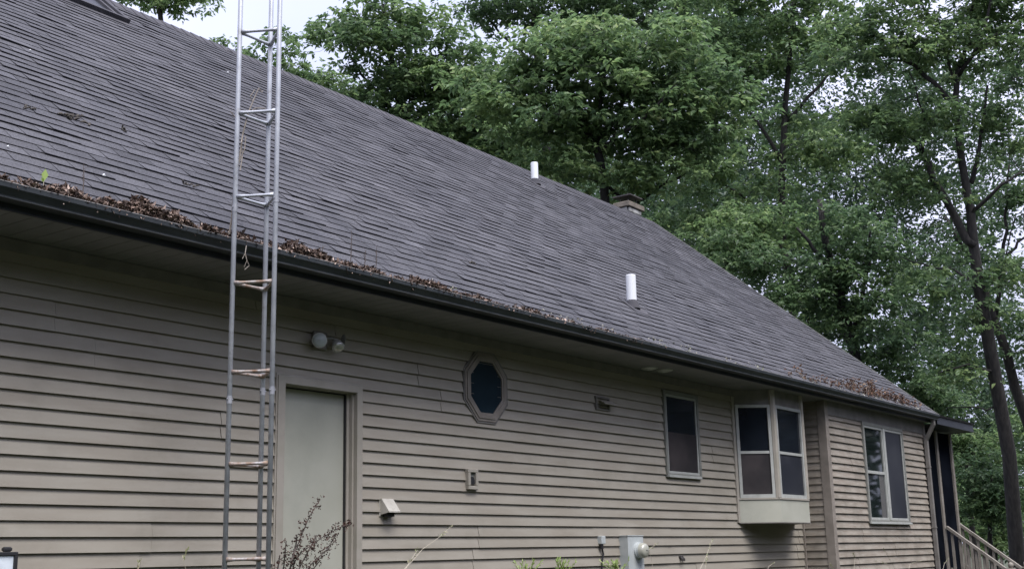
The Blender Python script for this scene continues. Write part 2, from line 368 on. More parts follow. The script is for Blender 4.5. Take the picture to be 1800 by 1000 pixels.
# soffit: panels with grooves, every third one perforated
def soffit_mat():
    m = M['soffit'].copy(); m.name = 'soffit_perforated'; t = m.node_tree; b = t.nodes['Principled BSDF']
    geo = t.nodes.new('ShaderNodeNewGeometry'); vo = t.nodes.new('ShaderNodeTexVoronoi'); vo.inputs['Scale'].default_value = 75; vo.inputs['Randomness'].default_value = 0
    t.links.new(geo.outputs['Position'], vo.inputs['Vector'])
    mr = t.nodes.new('ShaderNodeMapRange'); mr.inputs[1].default_value = .22; mr.inputs[2].default_value = .34
    t.links.new(vo.outputs['Distance'], mr.inputs[0])
    old = b.inputs['Base Color'].links[0].from_socket
    mx = t.nodes.new('ShaderNodeMix'); mx.data_type = 'RGBA'; mx.inputs[6].default_value = (.02, .018, .016, 1)
    t.links.new(mr.outputs[0], mx.inputs[0]); t.links.new(old, mx.inputs[7]); t.links.new(mx.outputs[2], b.inputs['Base Color'])
    return m
M['perf'] = soffit_mat()
sf = MB(); x = X0; i = 0
while x < XE:
    w = .145; yb = WY
    x1 = min(x+w-.006, XE)
    sf.box(x, x1, FY+.002, yb, ZSOF, ZSOF+.012, mi=1 if i % 3 == 1 else 0)
    x += w; i += 1
sf.box(X0, XE, FY+.002, WY, ZSOF+.008, ZSOF+.014)
sf.build('soffit', [M['soffit'], M['perf']], house)
fa = MB(); fa.box(X0, 20.98, FY-.022, FY, ZSOF-.012, 3.80); fa.build('fascia', M['fascia'], house)

# gutter
def gutter(x0, x1, yb, zt, name='gutter'):
    o = [(0, 0), (0, -.088), (-.088, -.088), (-.092, -.070), (-.108, -.048), (-.124, -.030), (-.126, -.002), (-.112, -.002), (-.112, -.010)]
    inn = [(-.114, -.010), (-.121, -.006), (-.120, -.030), (-.105, -.046), (-.089, -.068), (-.085, -.084), (-.003, -.084), (-.003, 0)]
    prof = [(yb+a, zt+b) for a, b in (o[:7] + [(-.114, -.002)] + inn)]
    m = MB(); m.prism_x(prof, x0, x1, caps=False)
    for xx in (x0, x1-.004):
        m.prism_x([(yb+a, zt+b) for a, b in o[:7]], xx, xx+.004)
    ob = m.build(name, M['gutter'], house)
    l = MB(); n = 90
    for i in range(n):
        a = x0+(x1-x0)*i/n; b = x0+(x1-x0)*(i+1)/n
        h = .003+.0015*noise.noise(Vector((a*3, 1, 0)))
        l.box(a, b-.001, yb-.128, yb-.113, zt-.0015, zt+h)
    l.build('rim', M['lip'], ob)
    l = MB(); l.tube([(x0, yb-.0905, zt-.083), (x1, yb-.0905, zt-.083)], .0045, 6); l.build('highlight_bead', M['hl'], ob)
    return ob
GZ = 3.788
gutter(X0, 20.98, FY-.0225, GZ)

# ---- roof
RX1 = 21.0; EYV, EZ = 6.36, 3.792; RYV, RZ = 11.67, 8.15
SL = math.hypot(RYV-EYV, RZ-EZ); ty, tz = (RYV-EYV)/SL, (RZ-EZ)/SL; ny, nz = -tz, ty
def onroof(x, s, h=0): return (x, EYV+ty*s+ny*h, EZ+tz*s+nz*h)
def shingles():
    EXP = .1355; TAB = .318
    nc = int(SL/EXP); V = []; F = []; MI = []; TN = []
    rs = random.Random(5)
    EXPq = SL/nc
    for c in range(nc):
        s0 = c*EXPq; s1 = min((c+1)*EXPq+.03, SL)
        off = -(c % 2)*TAB/2 + .01*math.sin(c*1.7)
        x = X0-.1+off
        row = 1+.015*rs.uniform(-1, 1)
        dx = .0
        while x < RX1:
            a, b = max(x+.0018, X0-.1), min(x+TAB-.0018, RX1)
            if b-a > .01:
                lift = .0145+rs.uniform(-.0045, .0045); l2 = lift-.002+rs.uniform(-.0025, .0025)
                if rs.random() < .05: lift += .007
                sa = s0-.003+rs.uniform(-.003, .003); sb = s0+.004+rs.uniform(-.003, .003)
                bse = len(V)
                V += [onroof(a, sa, lift), onroof(b, sb, l2), onroof(b, s1, .003), onroof(a, s1, .003), onroof(a, sa, -.004), onroof(b, sb, -.004), onroof(a, s1, -.004), onroof(b, s1, -.004)]
                F += [(bse, bse+1, bse+2, bse+3), (bse+4, bse+5, bse+1, bse), (bse+4, bse, bse+3, bse+6), (bse+1, bse+5, bse+7, bse+2)]
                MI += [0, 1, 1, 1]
                tn = row*(1+rs.gauss(0, .085)); TN += [tn]*8
            x += TAB
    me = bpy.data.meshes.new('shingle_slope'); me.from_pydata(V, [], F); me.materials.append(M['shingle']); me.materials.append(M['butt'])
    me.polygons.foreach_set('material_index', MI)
    at_ = me.attributes.new('tone', 'FLOAT', 'POINT'); at_.data.foreach_set('value', TN)
    o = bpy.data.objects.new('roof', me); COL.objects.link(o); o.parent = house; o.location = -Vector(house.location)
    return o
roof = shingles()
rd = MB()   # deck + rear slope
rd.add([onroof(X0-.1, 0, -.002), onroof(RX1, 0, -.002), onroof(RX1, SL, -.002), onroof(X0-.1, SL, -.002), onroof(X0-.1, 0, -.02), onroof(RX1, 0, -.02), onroof(RX1, SL, -.02), onroof(X0-.1, SL, -.02)],
       [(0, 1, 2, 3), (7, 6, 5, 4), (0, 4, 5, 1), (1, 5, 6, 2), (3, 7, 4, 0)])
rd.add([(X0-.1, RYV+.01, RZ), (RX1, RYV+.01, RZ), (RX1, 2*RYV-EYV, EZ), (X0-.1, 2*RYV-EYV, EZ), (X0-.1, RYV+.01, RZ-.02), (RX1, RYV+.01, RZ-.02), (RX1, 2*RYV-EYV, EZ-.02), (X0-.1, 2*RYV-EYV, EZ-.02)],
       [(0, 1, 2, 3), (7, 6, 5, 4), (0, 4, 5, 1), (1, 5, 6, 2), (2, 6, 7, 3)])
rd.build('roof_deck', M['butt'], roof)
rk = MB(); rs_ = random.Random(2); x = X0-.1
while x < RX1-.05:      # ridge cap shingles
    w = .152; h = .02+rs_.uniform(0, .006)
    pr = [(RYV-.14, RZ-.14*.82+.024), (RYV, RZ+.036+h*.2), (RYV+.14, RZ-.14*.82+.024), (RYV+.14, RZ-.14*.82+.006), (RYV, RZ+.006), (RYV-.14, RZ-.14*.82+.006)]
    n = 6; pr2 = [(y, z-.010) for y, z in pr]
    rk.add([(x, *p) for p in pr]+[(min(x+w+.01, RX1), *p) for p in pr2], [(i, (i+1) % n, n+(i+1) % n, n+i) for i in range(n)]+[tuple(range(n-1, -1, -1)), tuple(range(n, 2*n))])
    x += w
rk.build('ridge_cap', M['ridge'], roof)
de = MB()
de.add([onroof(RX1+.001, -.01, .018), onroof(RX1+.02, -.01, .018), onroof(RX1+.02, SL, .018), onroof(RX1+.001, SL, .018), onroof(RX1+.001, -.01, -.13), onroof(RX1+.02, -.01, -.13), onroof(RX1+.02, SL, -.13), onroof(RX1+.001, SL, -.13)],
       [(0, 1, 2, 3), (7, 6, 5, 4), (0, 4, 5, 1), (1, 5, 6, 2), (2, 6, 7, 3), (3, 7, 4, 0)])
de.build('rake_trim', M['frame_dark'], roof)

def pipe(x, y, h, r):
    z = EZ+(y-EYV)*tz/ty
    m = MB(); m.tube([(x, y, z-.05), (x, y, z+h-.006), (x, y, z+h)], [r, r, r*.94], 20, cap=False)
    m.tube([(x, y, z+h), (x, y, z+h-.1)], r*.86, 20)
    o = m.build('vent_pipe', M['white'], roof, smooth=False)
    k = MB(); k.tube([(x, y, z-.03), (x, y, z+.05), (x, y, z+.075)], [r*1.7, r*1.25, r*1.02], 20, cap=False)
    s = (y-EYV)/ty; k.add([onroof(x-.16, s-.2, .016), onroof(x+.16, s-.2, .016), onroof(x+.16, s+.16, .02), onroof(x-.16, s+.16, .02)], [(0, 1, 2, 3)])
    k.build('boot', M['ridge'], o)
pipe(12.29, 7.19, .385, .060); pipe(15.95, 11.1, .36, .062)

# chimney (rear slope, just behind the ridge)
ch = MB(); cx0, cx1, cy0, cy1, ct = 20.58, 21.20, 12.0, 12.38, 8.64
ch.box(cx0+.08, cx1-.08, cy0+.06, cy1-.06, 5.5, ct-.13)
rs_ = random.Random(4)
zz = 7.1
while zz < ct-.18:
    hh = rs_.uniform(.13, .19); xx = cx0+.06
    while xx < cx1-.1:
        ww = min(rs_.uniform(.12, .24), cx1-.04-xx); zt = min(zz+hh-.012, ct-.135)
        ch.box(xx, xx+ww-.012, cy0+.035-rs_.uniform(0, .02), cy0+.07, zz, zt, bev=.02)
        xx += ww
    yy = cy0+.075
    while yy < cy1-.08:
        ww = min(rs_.uniform(.12, .2), cy1-.05-yy); zt = min(zz+hh-.012, ct-.135)
        ch.box(cx0+.04-rs_.uniform(0, .02), cx0+.09, yy, yy+ww-.012, zz, zt, bev=.018)
        yy += ww
    zz += hh
cho = ch.build('chimney', M['stone'], roof)
c2 = MB(); c2.box(cx0, cx1, cy0, cy1, ct-.13, ct-.02, bev=.012); c2.box(cx0+.1, cx1-.1, cy0+.06, cy1-.06, ct-.02, ct+.012, bev=.01); c2.build('crown', M['concrete'], cho)
c3 = MB()
for a in (cx0+.13, cx1-.17):
    for b in (cy0+.09, cy1-.11): c3.box(a, a+.02, b, b+.02, ct+.01, ct+.1)
pt = [(cx0+.02, cy0-.02), (cx1-.1, cy0-.02), (cx1-.1, cy1+.02), (cx0+.02, cy1+.02)]
c3.add([(a, b, ct+.10) for a, b in pt]+[(a, b, ct+.125) for a, b in pt]+[((cx0+cx1)/2-.04, (cy0+cy1)/2, ct+.18)], [(3, 2, 1, 0), (0, 1, 5, 4), (1, 2, 6, 5), (2, 3, 7, 6), (3, 0, 4, 7), (4, 5, 8), (5, 6, 8), (6, 7, 8), (7, 4, 8)])
c3.build('rain_cap', M['darkmetal'], cho)

# skylight near the ridge, upper left
def rbox(mb, xa, xb, sa, sb, h0, h1, mi=None):
    mb.add([onroof(xa, sa, h0), onroof(xb, sa, h0), onroof(xb, sb, h0), onroof(xa, sb, h0), onroof(xa, sa, h1), onroof(xb, sa, h1), onroof(xb, sb, h1), onroof(xa, sb, h1)],
           [(3, 2, 1, 0), (4, 5, 6, 7), (0, 1, 5, 4), (1, 2, 6, 5), (2, 3, 7, 6), (3, 0, 4, 7)], mi)
s_a = (10.95-EYV)/ty; s_b = SL-.12; xa, xb = 6.3, 7.76
k = MB(); rbox(k, xa, xb, s_a, s_a+.05, .005, .07); rbox(k, xa, xb, s_b-.05, s_b, .005, .07)
rbox(k, xa, xa+.06, s_a+.05, s_b-.05, .005, .07); rbox(k, xb-.06, xb, s_a+.05, s_b-.05, .005, .07); rbox(k, xb-.18, xb-.14, s_a+.05, s_b-.05, .005, .065)
sk = k.build('skylight', M['ridge'], roof)
k = MB(); rbox(k, xa+.06, xb-.06, s_a+.05, s_b-.05, .01, .035); k.build('pane', glass('skylight_glass', (.02, .022, .028), .45, .2), sk)
k = MB(); rbox(k, xa-.08, xb+.08, s_a-.1, s_a-.002, .010, .019); k.build('flashing', M['ridge'], sk)

# ---- door
x0, x1, z0, z1 = DOOR
dr = MB(); dr.box(x0+.05, x1-.075, WY+.075, WY+.12, z0+.02, z1-.045, bev=.003)
door = dr.build('door', M['door'], house)
cs = MB()
ox0, ox1, oz = 6.511, 7.458, 3.03
cs.box(ox0, x0+.04, WY-.034, WY+.005, z0, oz, bev=.004); cs.box(x1-.03, ox1, WY-.034, WY+.005, z0, oz, bev=.004)
cs.box(x0+.04, x1-.03, WY-.034, WY+.005, z1-.03, oz, bev=.004)
cs.box(x0+.0, x0+.05, WY+.0055, WY+.13, z0, z1-.001); cs.box(x1-.05, x1, WY+.0055, WY+.13, z0, z1-.001); cs.box(x0+.05, x1-.05, WY+.0055, WY+.13, z1-.035, z1-.001)
cs.box(x1-.078, x1-.0505, WY+.04, WY+.07, z0, z1-.036)
cs.build('casing', M['trim'], door)
ws = MB(); ws.box(x1-.0835, x1-.0785, WY+.05, WY+.0745, z0+.02, z1-.046); ws.box(x0+.051, x1-.079, WY+.062, WY+.0745, z1-.046, z1-.0395); ws.build('weatherstrip', M['black'], door)
jc = MB(); jc.box(ox0-.016, ox0-.001, WY-.026, WY-.001, z0, oz+.012); jc.box(ox1+.001, ox1+.016, WY-.026, WY-.001, z0, oz+.012); jc.box(ox0-.001, ox1+.001, WY-.026, WY-.001, oz+.001, oz+.014)
jc.build('siding_channel', M['trim'], door)
th = MB(); th.box(x0-.02, x1+.02, WY-.06, WY+.13, z0-.03, z0+.018, bev=.004); th.build('threshold', M['darkmetal'], door)

# ---- windows (facing -y)
def frame_ring(mb, xa, xb, za, zb, w, ya, yb, bev=.003):
    mb.box(xa, xb, ya, yb, zb-w, zb, bev=bev); mb.box(xa, xb, ya, yb, za, za+w, bev=bev)
    mb.box(xa, xa+w, ya, yb, za+w, zb-w, bev=bev); mb.box(xb-w, xb, ya, yb, za+w, zb-w, bev=bev)
# small window
xa, xb, za, zb = 12.645, 13.515, 2.466, 3.50
w1 = MB(); frame_ring(w1, xa, xb, za, zb, .045, WY-.04, WY+.0)
win = w1.build('window', M['frame_dark'], house)
f = MB(); frame_ring(f, xa+.046, xb-.046, za+.046, zb-.046, .028, WY-.030, WY-.005); f.box(xa+.03, xb-.03, WY-.05, WY-.0405, za+.0, za+.03, bev=.002); f.build('frame', M['frame'], win)
f = MB(); f.box(xa+.075, xb-.075, WY-.018, WY-.012, (za+zb)/2, zb-.075); f.build('pane', M['glass'], win)
f = MB(); f.box(xa+.075, xb-.075, WY-.024, WY-.019, za+.075, (za+zb)/2+.02); f.build('screen', M['screen'], win)
# double window in the bump-out
xa, xb, za, zb = 17.94, 19.74, 1.96, 3.475
w2 = MB(); frame_ring(w2, xa, xb, za, zb, .05, BY-.045, BY-.0)
win = w2.build('window', M['frame_dark'], house)
f = MB(); xm = 18.84
frame_ring(f, xa+.051, xm-.045, za+.051, zb-.051, .035, BY-.036, BY-.006); frame_ring(f, xm+.045, xb-.051, za+.051, zb-.051, .035, BY-.036, BY-.006)
f.box(xm-.0445, xm+.0445, BY-.048, BY-.01, za+.051, zb-.051, bev=.004)
f.box(xa+.087, xm-.081, BY-.034, BY-.008, 2.70, 2.745, bev=.003)
f.box(xm+.081, xb-.087, BY-.018, BY-.01, 2.72, 2.75, bev=.002)
f.box(xa-.02, xb+.02, BY-.065, BY-.0455, za-.01, za+.02, bev=.003)
f.build('frame', M['frame'], win)
f = MB(); f.box(xa+.087, xm-.081, BY-.016, BY-.009, za+.087, zb-.087); f.build('pane', M['glass_clear'], win)
f = MB(); f.box(xm+.081, xb-.087, BY-.026, BY-.02, za+.087, zb-.087); f.build('screen', M['screen_blue'], win)
f = MB()
for i in range(9):
    xx = xm-.30+i*.022; f.box(xx, xx+.014, BY-.0185, BY-.0165, za+.09, 2.69)
f.build('curtain', mat('grey_curtain', (.12, .12, .12), .9), win)
# octagon window
ocx, ocz, ors = 9.185, 3.185, .33
oc = MB()
def octa(r, y): return [(ocx+r/math.cos(math.pi/8)*math.cos(math.pi/8+i*math.pi/4), y, ocz+r/math.cos(math.pi/8)*math.sin(math.pi/8+i*math.pi/4)) for i in range(8)]
def ring8(mb, r0, r1, ya, yb):
    vs = octa(r0, ya)+octa(r1, ya)+octa(r0, yb)+octa(r1, yb)
    fs = []
    for i in range(8):
        j = (i+1) % 8
        fs += [(i, j, 8+j, 8+i), (i, 16+i, 16+j, j), (8+i, 8+j, 24+j, 24+i)]
    mb.add(vs, fs)
ring8(oc, .325, .285, WY-.034, WY+.0); ring8(oc, .30, .27, WY-.042, WY-.0345); ring8(oc, .2695, .245, WY-.038, WY-.0)
ow = oc.build('window', M['corner'], house)
ow['label'] = 'octagonal window'
op = MB(); op.add(octa(.247, WY-.026), [tuple(range(8))]); op.build('pane', M['glass_oct'], ow)
ring = MB(); ring8(ring, .345, .331, WY-.03, WY-.0); ring.build('siding_channel', M['trim_dark'], ow)

# ---- bay window: 45 degree side panel + front panel
bx0, bx1, bx2, bx3 = 14.51, 14.913, 15.83, 16.233; BB = WY-.403
bzb, bza, bzt = 1.955, 2.243, 3.475
def frame_of(a, b):
    a = Vector(a); b = Vector(b); t = (b-a).normalized(); n = Vector((t.y, -t.x, 0)); L = (b-a).length
    return lambda u, o, z: tuple(a+t*u+n*o+Vector((0, 0, z))), L
def pbox(mb, P, u0, u1, o0, o1, z0, z1, mi=None):
    mb.add([P(u0, o1, z0), P(u1, o1, z0), P(u1, o0, z0), P(u0, o0, z0), P(u0, o1, z1), P(u1, o1, z1), P(u1, o0, z1), P(u0, o0, z1)],
           [(3, 2, 1, 0), (4, 5, 6, 7), (0, 1, 5, 4), (1, 2, 6, 5), (2, 3, 7, 6), (3, 0, 4, 7)], mi)
plan = [(bx0, WY), (bx1, BB), (bx2, BB), (bx3, WY)]
bc = MB()
bc.add([(x, y, bzt) for x, y in plan]+[(x, y, ZSOF-.002) for x, y in plan], [(0, 1, 5, 4), (1, 2, 6, 5), (2, 3, 7, 6)])
bay = bc.build('bay_window', M['trim_dark'], house)
ap = MB()
def off(plan, d): # push the plan outwards
    (a, b, c, e) = plan; return [(a[0]-d*1.414, a[1]), (b[0]-d*.414, b[1]-d), (c[0]+d*.414, c[1]-d), (e[0]+d*1.414, e[1])]
P1 = off(plan, .02)
ap.add([(x, y, bzb) for x, y in P1]+[(x, y, bza) for x, y in P1], [(0, 1, 5, 4), (1, 2, 6, 5), (2, 3, 7, 6), (3, 2, 1, 0), (4, 5, 6, 7)])
ap.build('apron', M['door'], bay)
ub = MB(); P2 = off(plan, .026)
ub.add([(x, y, bzb-.012) for x, y in P2]+[(x, y, bzb-.001) for x, y in P2], [(0, 1, 5, 4), (1, 2, 6, 5), (2, 3, 7, 6), (3, 2, 1, 0), (4, 5, 6, 7)])
ub.build('underside', M['trim_dark'], bay)
sill = MB(); P3 = off(plan, .032)
sill.add([(x, y, bza+.001) for x, y in P3]+[(x, y, bza+.022) for x, y in P3], [(0, 1, 5, 4), (1, 2, 6, 5), (2, 3, 7, 6), (3, 2, 1, 0), (4, 5, 6, 7)])
sill.build('sill', M['trim'], bay)
for (x, y) in ((bx1, BB), (bx2, BB)):
    post = MB(); post.tube([(x, y+.01, bza+.023), (x, y+.01, ZSOF-.003)], .048, 8, cap=False); post.build('mullion', M['trim'], bay)
post = MB()
post.box(bx0-.05, bx0+.02, WY-.035, WY-.0, bzb, ZSOF-.09)
post.build('side_trim', M['trim'], bay)
for (a, b) in ((plan[0], plan[1]), (plan[1], plan[2]), (plan[2], plan[3])):
    P, L = frame_of((*a, 0), (*b, 0)); c0, c1 = .045, L-.045; z0, z1 = bza+.024, bzt
    fr = MB()
    for (u0, u1, zz0, zz1, o1) in ((c0, c1, z0, z0+.045, .02), (c0, c1, z1-.04, z1, .02), (c0, c0+.04, z0+.045, z1-.04, .02), (c1-.04, c1, z0+.045, z1-.04, .02), (c0+.04, c1-.04, 2.835, 2.87, .012)):
        pbox(fr, P, u0, u1, -.02, o1, zz0, zz1)
    so_ = fr.build('sash', M['frame'], bay)
    pn = MB(); pbox(pn, P, c0+.04, c1-.04, -.012, -.004, 2.87, z1-.04)
    # panes of a sash belong to the bay at the same depth
    pn.build('pane', M['glass'], bay)
    pn = MB(); pbox(pn, P, c0+.04, c1-.04, -.008, .0, z0+.045, 2.835); pn.build('screen', M['screen_blue'] if a is plan[1] else M['screen'], bay)

# ---- downspout at the right corner
ds = MB()
gx, gy = 20.82, FY-.07
pts = [(gx, gy, GZ-.085), (gx, gy, GZ-.17), (gx+.0, BY-.075, GZ-.42), (gx, BY-.072, GZ-.5), (gx, BY-.072, .25), (gx, BY-.2, .12)]
def rtube(mb, pts, w, h):
    pts = [Vector(p) for p in pts]; rings = []
    for i, p in enumerate(pts):
        t = (pts[min(i+1, len(pts)-1)]-pts[max(i-1, 0)]).normalized(); s = Vector((1, 0, 0)); u = t.cross(s).normalized()
        for (a, b) in ((-1, -1), (1, -1), (1, 1), (-1, 1)): rings.append(p+s*a*w/2+u*b*h/2)
    fs = [(3, 2, 1, 0), tuple(4*(len(pts)-1)+k for k in range(4))]
    for i in range(len(pts)-1):
        for k in range(4): fs.append((4*i+k, 4*i+(k+1) % 4, 4*i+4+(k+1) % 4, 4*i+4+k))
    mb.add(rings, fs)
rtube(ds, pts, .075, .055)
dsp = ds.build('downspout', M['trim_dark'], house)
for z in (2.9, 1.9):
    st = MB(); st.box(gx-.045, gx+.045, BY-.105, BY-.033, z, z+.025); st.build('strap', M['trim_dark'], dsp)

# ---- screened porch at the far end
PY = 6.72
pr = empty('screened_porch', (21.9, PY, 1.1), parent=None)
pr.parent = house; pr.location = Vector((21.9, PY, 1.1))-Vector(house.location)
for (a, yy) in ((21.95, PY), (22.78, PY), (21.0, PY), (22.78, 8.6), (22.78, 10.6)):
    m = MB(); m.box(a, a+.1, yy, yy+.1, 1.1, 3.62, bev=.004); m.build('post', M['wood'], pr)
for q in ((21.1, 21.949, PY+.03, PY+.04), (22.051, 22.779, PY+.03, PY+.04), (22.82, 22.83, PY+.11, 8.59), (22.82, 22.83, 8.71, 10.5)):
    m = MB(); m.box(*q, 1.15, 3.6); m.build('screen', M['porchscreen'], pr)
m = MB(); m.box(20.95, 22.93, PY-.05, 11, .98, 1.1); m.box(21.0, 22.9, PY+.02, PY+.06, .1, .975); m.build('floor', M['wood'], pr)
m = MB()
ZE = 3.80; XW = 23.15
m.add([(20.99, 6.36, ZE), (XW, 6.36, ZE), (XW, 9.2, ZE+.55), (20.99, 9.2, ZE+.55), (20.99, 6.36, ZE-.03), (XW, 6.36, ZE-.03), (XW, 9.2, ZE+.52), (20.99, 9.2, ZE+.52)],
      [(0, 1, 2, 3), (7, 6, 5, 4), (0, 4, 5, 1), (1, 5, 6, 2), (2, 6, 7, 3), (3, 7, 4, 0)])
m.build('porch_roof', M['shingle'], pr)
m = MB(); m.box(21.0, XW-.02, 6.38, 6.42, ZE-.16, ZE-.032)
m.add([(XW-.02, 6.42, ZE-.16), (XW+.01, 6.40, ZE-.16), (XW+.01, 9.1, ZE-.16), (XW-.02, 9.12, ZE-.16), (XW-.02, 6.42, ZE-.033), (XW+.01, 6.40, ZE-.033), (XW+.01, 9.1, ZE-.033), (XW-.02, 9.12, ZE-.033)],
      [(3, 2, 1, 0), (4, 5, 6, 7), (0, 1, 5, 4), (1, 2, 6, 5), (2, 3, 7, 6), (3, 0, 4, 7)])
m.add([(21.0, 6.42, ZE-.15), (XW-.02, 6.42, ZE-.15), (XW-.02, 9.1, ZE-.15), (21.0, 9.1, ZE-.15)], [(3, 2, 1, 0)])
m.build('fascia', M['fascia'], pr)

# ---- wooden staircase running down from the porch towards the viewer
sc = empty('wooden_staircase', (22.45, 6.65, 0), 'taupe painted wooden staircase with slanted baluster railings and ball-topped newels below the porch', 'staircase')
YT, YN = 6.70, 5.71
zr = lambda y: 1.6 + .385 + (y-6.77)*.795          # height of the hand rail
for xr, YT in ((22.0, 6.70), (23.0, 7.05)):
    m = MB(); m.bar((xr, YT, zr(YT)), (xr, YN-.02, zr(YN-.02)), .09, .045); ra = m.build('handrail', M['wood'], sc)
    m = MB(); m.bar((xr, YT, zr(YT)-.72), (xr, YN, zr(YN)-.72), .05, .07); m.build('bottom_rail', M['wood'], sc)
    y = YT-.08
    while y > YN+.05:
        m = MB(); m.box(xr-.02, xr+.02, y-.02, y+.02, zr(y)-.72, zr(y)-.02); m.build('baluster', M['wood'], sc); y -= .125
    m = MB(); m.box(xr-.045, xr+.045, YN-.065, YN+.025, 0, zr(YN)+.05, bev=.006); m.box(xr-.06, xr+.06, YN-.08, YN+.04, zr(YN)+.051, zr(YN)+.075, bev=.006)
    ne = m.build('newel_post', M['wood'], sc)
    m = MB(); c = Vector((xr, YN-.02, zr(YN)+.122)); pr_ = [(.018, -.05), (.026, -.045), (.04, -.028), (.048, 0), (.04, .028), (.022, .044), (.002, .05)]
    m.tube([(c.x, c.y, c.z+h) for r, h in pr_], [r for r, h in pr_], 14); m.build('finial', M['wood'], ne, smooth=True)
YT = 6.70
for xr in (22.07, 22.93):
    m = MB(); m.bar((xr, YT-.03, 1.0), (xr, 5.55, .08), .04, .24); m.build('stringer', M['wood'], sc)
for i in range(5):
    m = MB(); y = YT-.04-i*.235; z = .93-i*.19; m.box(22.1, 22.9, y-.27, y, z, z+.035, bev=.004); m.build('step', M['wood'], sc)

# ------------------------------------------------------------------ fixtures on the wall
# flood light
fx = empty('flood_light', (6.98, WY-.02, 3.35), 'twin-head flood light with one round frosted lamp, under the eave above the grey door', 'flood light')
m = MB(); m.box(6.88, 7.03, WY-.04, WY-.015, 3.285, 3.43, bev=.008); m.build('base_plate', M['trim_dark'], fx)
def lamp(c, d, r, L, mg):
    c = Vector(c); d = Vector(d).normalized()
    m = MB(); m.tube([c-d*L, c-d*L*.9, c-d*L*.55, c-d*.02, c], [r*.35, r*.5, r*.75, r*1.0, r*1.04], 22, cap=True)
    o = m.build('lamp_head', M['frame'] if mg else M['offwhite'], fx, smooth=False)
    m = MB(); m.tube([c+d*.0005, c+d*.006, c+d*.014, c+d*.018], [r*.96, r*.9, r*.6, r*.05], 22, cap=False); m.build('lens', M['bulb_clear'] if mg else M['bulb'], o, smooth=True)
lamp((6.86, WY-.125, 3.335), (-.55, -.80, -.03), .060, .10, False)
lamp((7.07, WY-.13, 3.30), (-.25, -.62, -.70), .050, .10, True)
m = MB(); m.tube([(7.0, WY-.035, 3.37), (7.05, WY-.06, 3.385), (7.11, WY-.08, 3.37)], .012, 8)
m.tube([(6.93, WY-.035, 3.37), (6.90, WY-.06, 3.36)], .014, 8)
m.add([tuple(Vector((7.14, WY-.11, 3.365))+Vector((.045*math.sin(t)*.3, -.03*math.cos(t), .062*math.sin(t)))) for t in [i*math.pi/8 for i in range(16)]]+[tuple(Vector((7.155, WY-.10, 3.365))+Vector((.045*math.sin(t)*.3, -.03*math.cos(t), .062*math.sin(t)))) for t in [i*math.pi/8 for i in range(16)]],
      [tuple(range(15, -1, -1)), tuple(range(16, 32))]+[(i, (i+1) % 16, 16+(i+1) % 16, 16+i) for i in range(16)])
m.build('sensor_arm', M['frame_dark'], fx)
# hooded vents
hv = empty('hooded_vent', (7.80, WY-.02, 2.0), 'beige hooded wall vent with sloping cover just right of the door', 'vent')
m = MB(); a, b, z0, z1, yo = 7.695, 7.84, 1.965, 2.10, WY-.02
m.add([(a, yo, z1), (b, yo, z1), (a, yo-.018, z1), (b, yo-.018, z1), (a, yo-.10, z0+.03), (b, yo-.10, z0+.03), (a, yo-.10, z0+.018), (b, yo-.10, z0+.018), (a, yo, z0), (b, yo, z0)],
      [(0, 1, 3, 2), (2, 3, 5, 4), (4, 5, 7, 6), (0, 2, 4, 6, 8), (1, 9, 7, 5, 3), (9, 1, 0, 8)])
m.build('hood', M['offwhite'], hv)
m = MB(); m.box(a-.008, b+.008, yo-.002, WY-.004, z0-.012, z1+.008); m.build('flange', M['offwhite'], hv)
m = MB(); m.box(a+.03, b-.03, yo-.06, yo-.003, z0-.016, z0+.016); m.build('flap', M['black'], hv)
# recessed outlet box / bell box
ob = empty('wall_outlet_box', (8.95, WY-.02, 2.3), 'small upright box with a dark arched recess below the octagonal window', 'outlet box')
m = MB(); frame_ring(m, 8.86, 9.01, 2.21, 2.40, .034, WY-.055, WY-.005, bev=.004); m.build('housing', M['trim'], ob)
m = MB(); m.box(8.895, 8.975, WY-.03, WY-.012, 2.254, 2.366); m.build('back_plate', M['frame_dark'], ob)
m = MB(); m.tube([(8.935, WY-.031, 2.30), (8.935, WY-.046, 2.30)], [.032, .026], 16); m.box(8.903, 8.967, WY-.045, WY-.031, 2.262, 2.30); m.build('cover', M['black'], ob)
# damper vent
dv = empty('damper_vent', (11.29, WY-.02, 3.2), 'rectangular grey-taupe exhaust vent with an open flap between octagonal window and small window', 'vent')
m = MB(); frame_ring(m, 11.14, 11.42, 3.135, 3.285, .02, WY-.04, WY-.005); m.box(11.16, 11.40, WY-.012, WY-.006, 3.155, 3.27); m.build('housing', M['trim_dark'], dv)
m = MB(); m.add([(11.2, WY-.035, 3.25), (11.47, WY-.035, 3.25), (11.47, WY-.12, 3.20), (11.2, WY-.12, 3.20), (11.2, WY-.035, 3.244), (11.47, WY-.035, 3.244), (11.47, WY-.12, 3.194), (11.2, WY-.12, 3.194)], [(0, 3, 2, 1), (4, 5, 6, 7), (0, 4, 7, 3), (3, 7, 6, 2), (2, 6, 5, 1)])
m.box(11.22, 11.41, WY-.045, WY-.013, 3.17, 3.176); m.box(11.22, 11.41, WY-.045, WY-.013, 3.205, 3.211); m.build('flap', M['trim'], dv)
